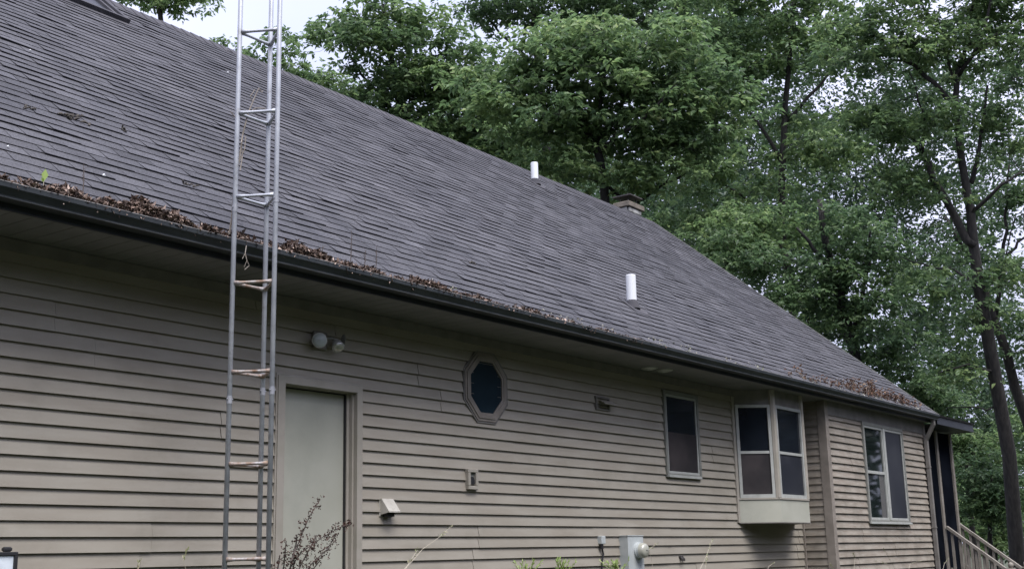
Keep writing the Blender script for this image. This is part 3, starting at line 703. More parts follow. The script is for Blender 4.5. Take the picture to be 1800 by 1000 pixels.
# junction box and cable
jb = empty('junction_box', (11.17, WY-.05, 1.75), 'small pale junction box with black cable hanging, left of the electric meter', 'junction box')
m = MB(); m.box(11.10, 11.18, WY-.065, WY-.006, 1.705, 1.79, bev=.005); m.build('cover', M['greybox'], jb)
m = MB(); m.tube([(11.13, WY-.04, 1.706), (11.135, WY-.04, 1.655)], .022, 12)
cp = [(11.14, WY-.04, 1.67), (11.165, WY-.04, 1.60), (11.14, WY-.035, 1.52), (11.13, WY-.035, 1.42), (11.15, WY-.03, 1.3), (11.15, WY-.03, .5)]
m.tube(cp, .010, 8); m.build('cable', M['black'], jb)
# electric meter
em = empty('electric_meter', (11.8, WY-.1, 1.2), 'tall grey metal electric meter box with round glass meter on its front', 'electric meter')
m = MB(); m.box(11.535, 11.865, WY-.125, WY-.0, .75, 1.785, bev=.006); m.box(11.528, 11.872, WY-.131, WY-.0, 1.7855, 1.795); m.build('housing', M['greybox'], em)
m = MB(); y0 = WY-.125; m.tube([(11.745, y0, 1.63), (11.745, y0-.02, 1.63), (11.745, y0-.022, 1.63), (11.745, y0-.045, 1.63)], [.092, .092, .084, .084], 28); m.build('collar', M['greybox'], em)
m = MB(); m.tube([(11.745, y0-.045, 1.63), (11.745, y0-.09, 1.63), (11.745, y0-.108, 1.63), (11.745, y0-.112, 1.63)], [.082, .078, .06, .01], 24, cap=False); mt_ = glass('meter_glass', (.25, .25, .20), .05, 1.0, bot=(.5, .5, .44)); m.build('meter_glass', mt_, em, smooth=True)
m = MB(); m.tube([(11.72, WY-.06, .76), (11.72, WY-.06, .0)], .03, 12); m.build('conduit', M['greybox'], em)
hk = MB(); hk.tube([(12.88, WY-.03, 1.545), (12.875, WY-.05, 1.525), (12.875, WY-.05, 1.50)], .013, 8); hk.tube([(12.92, WY-.03, 1.545), (12.925, WY-.05, 1.525), (12.925, WY-.05, 1.50)], .013, 8); hk.box(12.865, 12.935, WY-.035, WY-.012, 1.535, 1.56)
tag(hk.build('hose_bracket', M['darkmetal'], loc=(12.9, WY-.02, 1.53)), 'tiny dark two-pronged bracket on the siding right of the electric meter', 'bracket')
for i, (x, y, l) in enumerate(((12.03, 6.845, 'left of two pale round soffit vents under the eave'), (12.30, 6.80, 'right of two pale round soffit vents under the eave'))):
    m = MB(); m.tube([(x, y, ZSOF-.0005), (x, y, ZSOF-.012), (x, y, ZSOF-.02)], [.095, .095, .075], 26)
    m.tube([(x, y, ZSOF-.0205), (x, y, ZSOF-.03)], [.05, .035], 20)
    tag(m.build('soffit_vent', M['frame'], loc=(x, y, ZSOF)), l, 'soffit vent', 'round vents in the soffit')
# black box with pale panel on a stake, bottom left
bx = empty('solar_light', (4.0, 6.6, 0), 'black-framed box with pale panel at the lower left corner, in front of the siding', 'solar light')
c = ypoint(10, 988, 6.85)
m = MB(); frame_ring(m, c.x-.11, c.x+.066, c.z-.065, c.z+.062, .022, c.y-.02, c.y+.02, bev=.003); m.box(c.x-.10, c.x+.05, c.y-.002, c.y+.018, c.z-.05, c.z+.05); m.box(c.x-.025, c.x+.03, c.y-.012, c.y+.012, c.z+.0625, c.z+.092, bev=.008); m.build('casing', M['black'], bx)
m = MB(); m.box(c.x-.087, c.x+.043, c.y-.010, c.y-.0025, c.z-.042, c.z+.039); m.build('panel', mat('pale_panel', (.60, .66, .72), .3, col2=(.7, .76, .82), scale=20), bx)
m = MB(); m.tube([(c.x, c.y+.03, c.z-.06), (c.x, c.y+.03, 0)], .012, 10); m.build('stake', M['black'], bx)

# ------------------------------------------------------------------ lattice antenna tower in front of the gutter
TL = Vector((5.305, 6.19, 0)); TMi = Vector((5.592, 6.19, 0)); TR = Vector((5.4485, 5.942, 0))
tw = empty('antenna_tower', (5.45, 6.1, 0), 'triangular galvanised lattice antenna mast with rusty lower rungs standing against the gutter', 'antenna tower')
lvl = [1.6+.6045*k+.02 for k in range(-2, 13)]
for L in (TL, TMi, TR):
    m = MB(); m.tube([L, L+Vector((0, 0, 9.4))], .0168, 14); lg = m.build('leg', M['steel'], tw, smooth=True)
    for zj in (1.6+1.02*1, 1.6+2.33, 1.6+4.25):
        zj += (.08 if L is TMi else 0)+(.05 if L is TR else 0)
        m = MB(); m.tube([L+Vector((0, 0, zj)), L+Vector((0, 0, zj+.05))], .0190, 14)
        m.tube([L+Vector((-.026, -.004, zj+.03)), L+Vector((.026, -.004, zj+.03))], .0045, 6)
        m.build('sleeve', M['sleeve'], lg, smooth=False)
for z in lvl:
    rusty = z < 4.0
    for (a, b, dz) in ((TL, TR, 0), (TL, TMi, 0), (TMi, TR, 0)):
        d = (b-a).normalized(); p0 = a+d*.014; p1 = b-d*.014; h = Vector((0, 0, z+dz))
        m = MB()
        # flattened ends, like crimped tubing
        pts = [p0+h, p0+d*.035+h, p0+d*.07+h, p1-d*.07+h, p1-d*.035+h, p1+h]
        m.tube(pts, [.017, .0125, .0105, .0105, .0125, .017], 10)
        m.build('rung', M['rust'] if rusty and (a is TL and b is TR or random.random() < .6) else M['steel'], tw, smooth=True)

# ------------------------------------------------------------------ leaf scatter meshes
def leaf_mesh(name, pos, dirs, nors, length, width, tone, material, parent=None, curl=.15):
    """folded leaf: 6 vertices, 4 faces... built as arrays"""
    n = len(pos)
    d = dirs/np.linalg.norm(dirs, axis=1)[:, None]
    nn = nors-(nors*d).sum(1)[:, None]*d; nn /= np.linalg.norm(nn, axis=1)[:, None]+1e-9
    s = np.cross(d, nn); L = length[:, None]; W = width[:, None]
    b = pos; tip = pos+d*L-nn*L*curl*1.6; mid = pos+d*L*.5
    l = mid+s*W*.5+nn*W*.18; r = mid-s*W*.5+nn*W*.18
    V = np.stack([b, l, tip, r], 1).reshape(-1, 3)
    base = np.arange(n)*4
    F = np.stack([base, base+1, base+2, base, base+2, base+3], 1).reshape(-1)
    me = bpy.data.meshes.new(name); me.vertices.add(n*4); me.vertices.foreach_set('co', V.astype(np.float32).ravel())
    me.loops.add(n*6); me.loops.foreach_set('vertex_index', F.astype(np.int32)); me.polygons.add(n*2)
    me.polygons.foreach_set('loop_start', np.arange(0, n*6, 3, dtype=np.int32)); me.polygons.foreach_set('loop_total', np.full(n*2, 3, dtype=np.int32))
    me.update(calc_edges=True)
    a = me.attributes.new('tone', 'FLOAT', 'POINT'); a.data.foreach_set('value', np.repeat(tone, 4).astype(np.float32))
    me.materials.append(material)
    o = bpy.data.objects.new(name, me); COL.objects.link(o)
    if parent is not None:
        o.parent = parent; off = Vector((0, 0, 0)); p = parent
        while p is not None: off += p.location; p = p.parent
        o.location = -off
    return o

def unit(a): return a/(np.linalg.norm(a, axis=-1, keepdims=True)+1e-9)

# ------------------------------------------------------------------ trees
NOUP = np.array([0, 0, 1.0])
def tree(name, base_px, d, trunk, limbs, crowns, npuff, leaf=.17, puff=.8, nleaf=190, lm='leafA', label='', rtrunk=None, bark='bark', group=None, cat='tree', seed=1, flat=.42, depth=.7, brush=.02):
    rg = np.random.default_rng(seed)
    tp = [at(x, y, d) for x, y in trunk]
    tr = [r*d/FPX for r in rtrunk]
    # extend to the ground
    b = tp[0]; gp = Vector((b.x, b.y, 0)); root = empty(name, gp, label, cat, group)
    if b.z > .3:
        k = max(2, int(b.z/1.5)); low = [gp.lerp(b, i/k) for i in range(k)]
        tp = low+tp; tr = [tr[0]*(1.35-.35*i/k) for i in range(k)]+tr
    tb = MB(); tb.tube(tp, tr, 12)
    nodes = []; 
    def addnodes(pts, rad):
        for i in range(len(pts)-1):
            L = (pts[i+1]-pts[i]).length; q = max(1, int(L/.35))
            for j in range(q+1): nodes.append((*pts[i].lerp(pts[i+1], j/q), rad[i]+(rad[i+1]-rad[i])*j/q))
    addnodes(tp[len(tp)//3:], tr[len(tr)//3:])
    for limb in limbs:
        pts = [at(x, y, d+dd) for x, y, dd in limb[0]]; n = len(pts); r0 = limb[1]*d/FPX; r1 = limb[2]*d/FPX
        sm = []
        for i in range(n-1):
            for j in range(3):
                p = pts[i].lerp(pts[i+1], j/3); sm.append(p+Vector(rg.normal(0, .03, 3)))
        sm.append(pts[-1]); rr = [r0+(r1-r0)*i/(len(sm)-1) for i in range(len(sm))]
        tb.tube(sm, rr, 8); addnodes(sm, rr)
    # puffs
    C = []; per = [c[2]*c[3] for c in crowns]; tot = sum(per)
    for (cx, cy, rx, ry), a in zip(crowns, per):
        k = max(1, int(round(npuff*.86*a/tot)))
        ctr = np.array(at(cx, cy, d)); R1 = rx*d/FPX; R2 = ry*d/FPX
        q = unit(rg.normal(size=(k, 3)))*(rg.random((k, 1))**.45)
        fw = unit(np.array([fwd.x, fwd.y, 0])); rg_ = np.array([rt0.x, rt0.y, 0])
        C.append(ctr+q[:, :1]*rg_*R1+q[:, 1:2]*fw*R1*depth+q[:, 2:3]*NOUP*R2)
    C = np.concatenate(C)
    N0 = np.array(nodes); dist = [np.min(np.linalg.norm(N0[:, :3]-c, axis=1)) for c in C]
    order = np.argsort(dist)
    nod = N0
    P_, D_, NN, LL, TT = [], [], [], [], []
    for idx in order:
        c = C[idx]; dd = np.linalg.norm(nod[:, :3]-c, axis=1)+.6*np.maximum(0, nod[:, 2]-c[2]); j = int(np.argmin(dd)); a = nod[j]
        v = c-a[:3]; L = np.linalg.norm(v)
        if L > .25:
            k = max(3, int(L/.5)); pts = []
            for i in range(k+1):
                t = i/k; p = a[:3]+v*t+np.array([0, 0, -.12*L*math.sin(math.pi*t)])*(1 if v[2] > 0 else -1)*.6
                if 0 < i < k: p = p+rg.normal(0, .04*L/k+.02, 3)
                pts.append(Vector(p))
            r0 = min(a[3]*.7, .012+.012*L); r1 = .006; rr = [r0+(r1-r0)*i/k for i in range(k+1)]
            tb.tube(pts, rr, 5, cap=False)
            nod = np.concatenate([nod, np.array([[*p, r] for p, r in zip(pts[1:], rr[1:])])])
        pr = puff*rg.uniform(.6, 1.35); n = int(nleaf*.76*(pr/puff)**2*rg.uniform(.75, 1.2))
        # leaves grouped on twigs: several sprays inside a domed cushion
        ns = max(5, int(n/11)); th = rg.random(ns)*2*np.pi; rr = np.sqrt(rg.random(ns))*pr
        sx = np.stack([np.cos(th)*rr, np.sin(th)*rr, flat*pr*(1-(rr/pr)**2)-flat*pr*.5+rg.normal(0, flat*pr*.28, ns)], 1)
        if rg.random() < .85:
            for q in range(0, ns, 3):
                e = c+sx[q]; tb.tube([Vector(c), Vector(c+sx[q]*.5+rg.normal(0, .03, 3)), Vector(e)], [.006, .005, .003], 3, cap=False)
        which = rg.integers(0, ns, n); out_ = unit(np.concatenate([sx[:, :2], np.zeros((ns, 1))], 1)+rg.normal(0, .15, (ns, 3)))
        az = rg.random(n)*2*np.pi; fan = np.stack([np.cos(az), np.sin(az), rg.normal(-.25, .3, n)], 1)
        dr = unit(out_[which]*.5+fan); ps = c+sx[which]+dr*rg.uniform(0, leaf*.8, (n, 1))+rg.normal(0, .03, (n, 3))
        nr = unit(NOUP*1.0+out_[which]*.5*(rr[which]/pr)[:, None]+rg.normal(0, .62, (n, 3)))
        tone0 = rg.uniform(.25, .7)
        P_.append(ps); D_.append(dr); NN.append(nr); LL.append(leaf*rg.uniform(.65, 1.25, n)); TT.append(np.clip(rg.normal(tone0, .16, n), 0, 1))
    tb.build('trunk', M[bark], root, smooth=True)
    L_ = np.concatenate(LL)
    leaf_mesh('crown', np.concatenate(P_), np.concatenate(D_), np.concatenate(NN), L_, L_*rg.uniform(.42, .58, len(L_)), np.concatenate(TT), M[lm], root)
    return root

TG = 'trees behind the house'
tree('hardwood_tree', None, 31, [(1068, 420), (1062, 330), (1055, 280), (1048, 255)],
     [([(1055, 280, 0), (1030, 225, 0), (1012, 190, .5), (975, 150, .5), (930, 120, 0)], 5.5, 2), ([(1052, 270, 0), (1080, 240, -.5), (1112, 225, -1), (1150, 190, -1), (1190, 150, -1)], 5, 2),
      ([(1050, 258, 0), (1048, 200, 0), (1060, 140, 0), (1055, 80, 0)], 4.5, 1.5), ([(1060, 320, 0), (1110, 365, .4), (1190, 310, .5), (1262, 268, 0)], 3.5, 1.5), ([(1030, 225, 0), (1040, 170, 1), (1000, 110, 1)], 3, 1.2)],
     [(1050, 170, 190, 120), (900, 150, 90, 80), (1200, 215, 120, 100), (1010, 80, 110, 60), (1150, 100, 110, 60), (1010, 225, 100, 40), (990, 300, 70, 30), (1140, 320, 90, 30)], 190, leaf=.20, puff=.85, nleaf=190, lm='leafA',
     label='broad leafy tree with forked trunk rising behind the chimney', rtrunk=[9, 8, 7, 6], seed=11, bark='bark2')
tree('hardwood_tree', None, 36, [(720, 300), (715, 240), (700, 170), (685, 90), (672, 10)], [([(700, 200, 0), (650, 150, 0), (610, 90, 0)], 4, 1.5), ([(715, 240, 0), (780, 190, 0), (830, 140, 0)], 4, 1.5)],
     [(665, 60, 108, 110), (640, 215, 75, 60), (740, 190, 100, 90), (810, 150, 95, 90), (850, 250, 100, 60), (720, 270, 90, 40)], 215, leaf=.20, puff=.85, nleaf=190, lm='leafA',
     label='tall rounded leafy tree against the pale sky, left of centre', rtrunk=[8, 8, 7, 5, 3], seed=12, bark='bark2')
tree('hardwood_tree', None, 43, [(960, 330), (960, 250), (950, 150), (940, 50), (935, -20)], [([(950, 120, 0), (880, 60, 0), (850, 20, 0)], 3, 1.2), ([(945, 80, 0), (1000, 20, 0), (1060, -30, 0)], 3, 1.2)],
     [(930, 15, 105, 50), (1060, 0, 110, 60), (1180, -10, 110, 50), (870, 10, 60, 45), (900, 300, 110, 60), (990, 290, 90, 60), (960, -40, 150, 50)], 175, leaf=.2, puff=1.0, nleaf=170, lm='leafB',
     label='dark tree whose top hangs into the upper centre of the picture', rtrunk=[8, 8, 7, 6, 4], seed=13, bark='bark2')
tree('hardwood_tree', None, 44, [(500, 260), (498, 180), (492, 110), (488, 60)], [([(495, 140, 0), (520, 110, 0)], 2, 1)],
     [(492, 92, 30, 45), (560, 150, 55, 30), (520, 135, 40, 22), (600, 190, 60, 35)], 52, leaf=.19, puff=.75, nleaf=150, lm='leafC',
     label='small light green tree top just right of the antenna mast', rtrunk=[4, 4, 3, 2], seed=14)
tree('hardwood_tree', None, 44, [(290, 140), (285, 60), (280, 10), (278, -30)], [([(282, 20, 0), (320, 5, 0)], 2, 1), ([(282, 20, 0), (250, 0, 0)], 2, 1)],
     [(300, 2, 58, 20), (270, -20, 60, 25)], 30, leaf=.19, puff=.7, nleaf=130, lm='leafC',
     label='light green branches above the ridge at the upper left', rtrunk=[5, 5, 4, 2], seed=15)
tree('hardwood_tree', None, 44, [(400, 170), (398, 120), (395, 90), (392, 75)], [([(396, 100, 0), (372, 80, 0)], 1.5, .8)],
     [(385, 82, 32, 13), (430, 108, 28, 14)], 14, leaf=.17, puff=.55, nleaf=90, lm='leafC',
     label='small tree top behind the ridge left of the antenna mast', rtrunk=[3, 3, 2, 1.5], seed=16)
# right-hand group
tree('hardwood_tree', None, 38, [(1380, 640), (1395, 540), (1385, 480), (1372, 400), (1375, 300), (1380, 190), (1390, 80), (1395, 0)],
     [([(1375, 280, 0), (1320, 200, 0), (1270, 130, 0)], 4, 1.5), ([(1378, 220, 0), (1440, 150, 0), (1480, 90, 0)], 4, 1.5), ([(1372, 400, 0), (1310, 350, 0), (1260, 310, 0)], 3.5, 1.2)],
     [(1310, 110, 100, 110), (1290, 300, 100, 90), (1400, 60, 110, 120), (1330, -30, 130, 70), (1430, 260, 90, 100), (1250, 30, 90, 50), (1240, 400, 80, 55), (1380, 400, 100, 50)], 205, leaf=.19, puff=.95, nleaf=165, lm='leafA',
     label='tall tree behind the right half of the ridge with thin straight trunk', rtrunk=[9, 8, 7.5, 7, 6, 5, 4, 3], seed=21)
tree('hardwood_tree', None, 27, [(1800, 1040), (1788, 980), (1774, 800), (1756, 700), (1738, 600), (1722, 510), (1711, 430), (1706, 373), (1690, 280), (1679, 186), (1684, 120)],
     [([(1711, 430, 0), (1684, 391, 0), (1653, 335, 0), (1622, 273, .3), (1591, 236, .6), (1540, 200, 1)], 8, 3),
      ([(1708, 325, 0), (1717, 290, 0), (1728, 205, 0), (1736, 150, 0)], 5, 2), ([(1679, 190, 0), (1640, 140, 0), (1591, 106, .3), (1535, 56, .6), (1525, 10, .6)], 5, 2),
      ([(1684, 120, 0), (1728, 81, 0), (1790, 25, 0), (1830, 5, 0)], 4, 2), ([(1684, 120, 0), (1705, 80, 0), (1706, 37, 0), (1712, -10, 0)], 4, 2.5), ([(1680, 150, 0), (1655, 55, 0), (1622, 12, 0)], 3, 1.5),
      ([(1684, 130, 0), (1715, 90, -.5), (1730, 50, -.5), (1745, -20, -.5)], 3.5, 2),
      ([(1750, 655, 0), (1700, 640, -.5), (1650, 655, -.5)], 2.5, 1), ([(1722, 520, 0), (1690, 480, .5), (1640, 470, 1), (1580, 450, 1)], 3, 1), ([(1706, 373, 0), (1760, 330, -.5), (1800, 300, -.5)], 4, 1.5),
      ([(1765, 718, 0), (1720, 718, 0), (1665, 716, 0)], 2.0, .8), ([(1622, 273, .3), (1620, 200, 0), (1600, 130, 0)], 3, 1)],
     [(1590, 90, 100, 90), (1740, 60, 90, 80), (1620, 320, 90, 60), (1530, 210, 70, 70), (1760, 230, 60, 80), (1500, 60, 60, 60), (1640, 210, 80, 60), (1640, 500, 60, 40), (1670, 620, 45, 30), (1700, 560, 60, 45), (1760, 470, 50, 50), (1690, 660, 50, 25), (1620, -20, 150, 60), (1760, -20, 110, 70)], 215, leaf=.135, puff=.62, nleaf=165, lm='leafA',
     label='large dark-trunked tree with forked bare limbs at the right edge', rtrunk=[15, 13, 12, 11.5, 11, 10, 9, 7.5, 6.5, 5.5, 4.5], seed=22, bark='bark')
tree('hardwood_tree', None, 30, [(1870, 1000), (1840, 850), (1806, 740), (1784, 680), (1768, 615), (1745, 555), (1728, 500)],
     [([(1728, 500, 0), (1700, 440, 0), (1660, 380, .4)], 5, 2), ([(1750, 560, 0), (1765, 435, 0), (1771, 348, 0), (1774, 290, 0)], 4, 1.5), ([(1765, 450, 0), (1790, 425, 0), (1830, 400, 0)], 3, 1.5), ([(1752, 540, 0), (1760, 470, 0), (1785, 380, 0)], 2, 1)],
     [(1790, 330, 60, 60), (1770, 130, 70, 60), (1690, 440, 60, 50), (1800, 600, 45, 60), (1790, 480, 50, 40)], 62, leaf=.135, puff=.6, nleaf=150, lm='leafB',
     label='second slimmer leaning trunk right beside the large forked tree', rtrunk=[12, 10, 9.5, 8.5, 8, 7, 6], seed=23)
tree('hardwood_tree', None, 33, [(1515, 700), (1502, 620), (1490, 575), (1478, 530), (1464, 480), (1450, 420), (1440, 350)],
     [([(1464, 480, 0), (1430, 440, 0), (1400, 400, 0)], 5, 2), ([(1495, 590, 0), (1515, 520, 0), (1527, 460, 0), (1530, 400, 0)], 5, 2), ([(1478, 530, 0), (1500, 480, 0), (1560, 430, 0)], 3.5, 1.5)],
     [(1450, 470, 90, 60), (1400, 520, 80, 40), (1540, 560, 80, 60), (1580, 640, 70, 45), (1500, 400, 90, 60), (1560, 480, 70, 60), (1320, 450, 80, 45)], 120, leaf=.16, puff=.75, nleaf=165, lm='leafB',
     label='dark-leaved tree with thick trunk just beyond the sloping roof edge', rtrunk=[11, 10, 9.5, 9, 8, 6, 4], seed=24, bark='bark2')
tree('hardwood_tree', None, 35, [(1450, 650), (1428, 570), (1408, 520), (1384, 466), (1370, 420)], [([(1384, 466, 0), (1350, 430, 0), (1300, 400, 0)], 4, 1.5)],
     [(1340, 410, 90, 50), (1270, 440, 70, 30), (1440, 560, 60, 30)], 60, leaf=.16, puff=.75, nleaf=150, lm='leafA',
     label='slim trunk leaning left beyond the roof edge', rtrunk=[8, 7, 6.5, 6, 4], seed=25)
# understory on the right
for i, (px, py, rx, ry, d, lm, lab, n) in enumerate((
        (1740, 860, 60, 70, 31, 'leafB', 'dark bush behind the porch stairs left of the big trunk', 50),
        (1700, 790, 50, 40, 33, 'leafC', 'light green sapling beside the porch roof', 28),
        (1830, 800, 50, 110, 33, 'leafA', 'leafy bush at the right edge behind the big trunk', 45),
        (1750, 930, 70, 45, 36, 'leafC', 'yellow-green shrub low behind the stair railing', 40),
        (1640, 700, 50, 30, 34, 'leafB', 'dark shrub crown just beyond the roof corner', 26),
        (1700, 900, 60, 80, 40, 'leafA', 'mid green shrub far behind the stairs', 45))):
    tree('shrub', None, d, [(px, py+ry*1.3), (px, py+ry*.3), (px+4, py-ry*.4)], [([(px, py+ry*.3, 0), (px-rx*.5, py-ry*.3, 0)], 2, 1), ([(px, py+ry*.3, 0), (px+rx*.5, py-ry*.2, .5)], 2, 1)],
         [(px, py, rx, ry)], n, leaf=.14, puff=.6, nleaf=150, lm=lm, label=lab, rtrunk=[4, 3, 2], seed=31+i, cat='shrub', group='shrubs beside the porch')

# far woodland that reads as one mass
def forest():
    rg = np.random.default_rng(77); P_, D_, NN, LL, TT = [], [], [], [], []
    regs = [(1120, 370, 120, 60, 52, 70), (1000, 330, 160, 60, 60, 70), (1230, 400, 120, 70, 50, 60), (1720, 600, 110, 110, 56, 75), (1640, 480, 90, 60, 56, 40), (1380, 300, 90, 90, 56, 40), (1250, 200, 130, 160, 60, 130), (1480, 250, 170, 200, 62, 230), (1700, 250, 150, 200, 60, 150), (1350, 470, 200, 80, 58, 110), (1650, 800, 130, 130, 55, 160), (1800, 850, 120, 150, 58, 120), (1180, 50, 200, 90, 62, 110), (820, 260, 190, 60, 60, 90), (1550, 600, 100, 40, 56, 40)]
    for (cx, cy, rx, ry, d, n) in regs:
        for _ in range(int(n*.7)):
            u = unit(rg.normal(size=2))*math.sqrt(rg.random()); c = np.array(at(cx+u[0]*rx, cy+u[1]*ry, d+rg.uniform(-6, 6)))
            if c[2] < .5: continue
            pr = rg.uniform(.8, 1.6); m = int(95*pr*pr*.7); th = rg.random(m)*2*np.pi; rr = np.sqrt(rg.random(m))*pr
            o = np.stack([np.cos(th)*rr, np.sin(th)*rr, .5*pr*(1-(rr/pr)**2)+rg.normal(0, .18*pr, m)], 1)
            P_.append(c+o); D_.append(unit(o+rg.normal(0, .6, (m, 3)))); NN.append(unit(NOUP+rg.normal(0, .5, (m, 3)))); LL.append(rg.uniform(.18, .32, m)); TT.append(np.clip(rg.normal(rg.uniform(.2, .7), .15, m), 0, 1))
    L_ = np.concatenate(LL)
    o = leaf_mesh('woodland', np.concatenate(P_), np.concatenate(D_), np.concatenate(NN), L_, L_*.55, np.concatenate(TT), M['leafF'])
    tag(o, 'far woodland foliage showing between the nearer trees', 'woodland', kind='stuff')
forest()

# ------------------------------------------------------------------ litter in the gutter
# unseen trees added behind the viewer to darken window panes and the eave
def woods_behind():
    rg = np.random.default_rng(78); P_, D_, NN, LL, TT = [], [], [], [], []
    for a in np.arange(-2.4, 1.64, .075):
        for k in range(26):
            rad = rg.uniform(15, 20); an = a+rg.normal(0, .03); c = np.array([6+rad*1.3*math.sin(an), 2-rad*math.cos(an), rg.uniform(.5, 9.0)])
            m = 95; o = rg.normal(0, .75, (m, 3)); P_.append(c+o); D_.append(unit(o)); NN.append(unit(NOUP+rg.normal(0, .6, (m, 3)))); LL.append(rg.uniform(.25, .5, m)); TT.append(rg.random(m))
    L_ = np.concatenate(LL); o = leaf_mesh('woodland', np.concatenate(P_), np.concatenate(D_), np.concatenate(NN), L_, L_*.6, np.concatenate(TT), M['leafD'])
    tag(o, 'unseen woodland added on the viewer side to darken panes and eave', 'woodland', kind='stuff')
woods_behind()

def litter():
    rg = np.random.default_rng(5); n = 62000
    x = rg.uniform(2.5, 11.5, n); keep = rg.random(n) < np.clip(1.5-(x-5.3)/4.6, .05, 1)*np.clip(.8+.35*np.sin(x*3.1)*np.sin(x*1.3+1)+.25*np.sin(x*7.7), .4, 1); x = x[keep]; n = len(x)
    hgt = np.clip(1.15-(x-4)/7.5, .15, 1)*(.85+.25*np.sin(x*4.3)+.25*np.sin(x*9.1+2)+.2*np.sin(x*23)); y = rg.uniform(6.335, 6.475, n)
    t = (y-6.335)/.12; z = 3.772+rg.random(n)*hgt*.07+t*hgt*.05
    pos = np.stack([x, y, z], 1); d = rg.normal(size=(n, 3)); d[:, 2] *= .7; nr = rg.normal(size=(n, 3)); nr[:, 2] += .6
    L = rg.uniform(.010, .046, n)
    o = leaf_mesh('leaf_litter', pos, unit(d), unit(nr), L, L*rg.uniform(.4, .9, n), np.clip(rg.beta(1.5, 1.9, n)*1.1, 0, 1), M['litter'], curl=.35)
    tag(o, 'brown dead leaves heaped along the gutter under the shingles', 'dead leaves', kind='stuff')
    # pale lichen and moss crumbs further along the eave
    n = 1900; x = rg.uniform(7.5, 20.6, n); y = 6.33+rg.random(n)**1.5*.16; z = np.maximum(3.785, EZ+(y-EYV)*tz/ty+.012)+rg.random(n)*.012
    keep = rg.random(n) < np.clip(.25+.75*np.sin(x*5.3)*np.sin(x*2.1), .05, 1)*.55; x, y, z = x[keep], y[keep], z[keep]; n = len(x)
    d = rg.normal(size=(n, 3)); L = rg.uniform(.012, .03, n)
    o = leaf_mesh('moss', np.stack([x, y, z], 1), unit(d), unit(rg.normal(size=(n, 3))+NOUP), L, L*.9, rg.random(n), M['moss'], curl=.3)
    tag(o, 'pale moss and lichen crumbs along the edge of the shingles', 'moss', kind='stuff')
litter()
# withered seedlings growing out of the far gutter
rg = np.random.default_rng(9)
seed_spots = [(15.0, .1, 22), (15.45, .26, 60), (15.75, .10, 26), (15.95, .12, 30), (16.3, .16, 50), (16.75, .20, 55), (17.15, .22, 80), (17.4, .26, 110), (17.7, .24, 110), (18.0, .27, 130), (18.3, .26, 130), (18.65, .22, 120), (19.0, .24, 120), (19.35, .2, 110), (19.7, .18, 90), (20.05, .15, 70)]
for i, (x, h, n) in enumerate(seed_spots):
    root = empty('withered_seedling', (x, 6.38, 3.78), 'one of the withered reddish-brown seedlings sprouting from the gutter near the far roof corner', 'seedling', 'withered seedlings in the far gutter')
    m = MB(); P_ = []
    for k in range(6):
        tip = Vector((x+rg.normal(0, .08), 6.39+rg.uniform(-.03, .16), 3.79+h*rg.uniform(.6, 1.05)+.02)); b = Vector((x+rg.normal(0, .04), 6.39, 3.775))
        mid = b.lerp(tip, .5)+Vector(rg.normal(0, .015, 3)); m.tube([b, mid, tip], [.003, .0025, .0015], 4)
        for q in range(n//8): P_.append(np.array(b.lerp(tip, rg.uniform(.3, 1)))+rg.normal(0, .03, 3))
    m.build('stem', M['twig'], root)
    P_ = np.array(P_); k = len(P_); L = rg.uniform(.025, .06, k)
    leaf_mesh('leaves', P_, unit(rg.normal(size=(k, 3))), unit(rg.normal(size=(k, 3))+NOUP), L, L*.6, rg.random(k), M['redleaf'], root, curl=.3)
# upright stems and sprouts in the near gutter
for i, (px, py0, py1, lab) in enumerate(((616, 462, 405, 'tallest bare dark stem in the gutter right of the antenna mast'), (640, 470, 440, 'short dark stem right of the tallest one in the gutter'), (660, 476, 432, 'thin branching stem third in line right of the mast in the gutter'), (145, 342, 288, 'thin grey stem rising from the gutter leaves at the left'), (565, 455, 432, 'small pale sprout tuft in the gutter leaves'))):
    Yr = 6.42
    v = rt*((px-900)/FPX)+up*((500-py0)/FPX)+fwd; b = EYE+v*(Yr/v.y); v = rt*((px+2-900)/FPX)+up*((500-py1)/FPX)+fwd; t = EYE+v*(Yr/v.y)
    m = MB(); m.tube([b-Vector((0, 0, .03)), b.lerp(t, .5)+Vector((.006, 0, 0)), t], [.004, .003, .0015], 5)
    for k in range(5):
        s = b.lerp(t, .3+.13*k); m.tube([s, s+Vector((random.uniform(-.03, .03), random.uniform(-.02, .02), .025))], [.0022, .001], 4)
    tag(m.build('dry_stem', M['darktwig'], loc=tuple(b)), lab, 'stem', 'dry stems in the near gutter')
# green seedling
b = ypoint(76, 332, 6.42); root = empty('green_seedling', b, 'single bright green seedling leaf standing in the gutter leaves at the left', 'seedling')
m = MB(); m.tube([b-Vector((0, 0, .02)), b+Vector((0, 0, .05))], [.0025, .0018], 5); m.build('stem', M['straw'], root)
leaf_mesh('leaf', np.array([b+Vector((0, 0, .045)), b+Vector((0, 0, .04))]), np.array([(.1, 0, 1.0), (-.5, -.1, .7)]), np.array([(-.5, -1, .2), (-.4, -1, .2)]), np.array([.085, .035]), np.array([.04, .02]), np.array([.6, .4]), M['yellowgreen'], root, curl=.03)
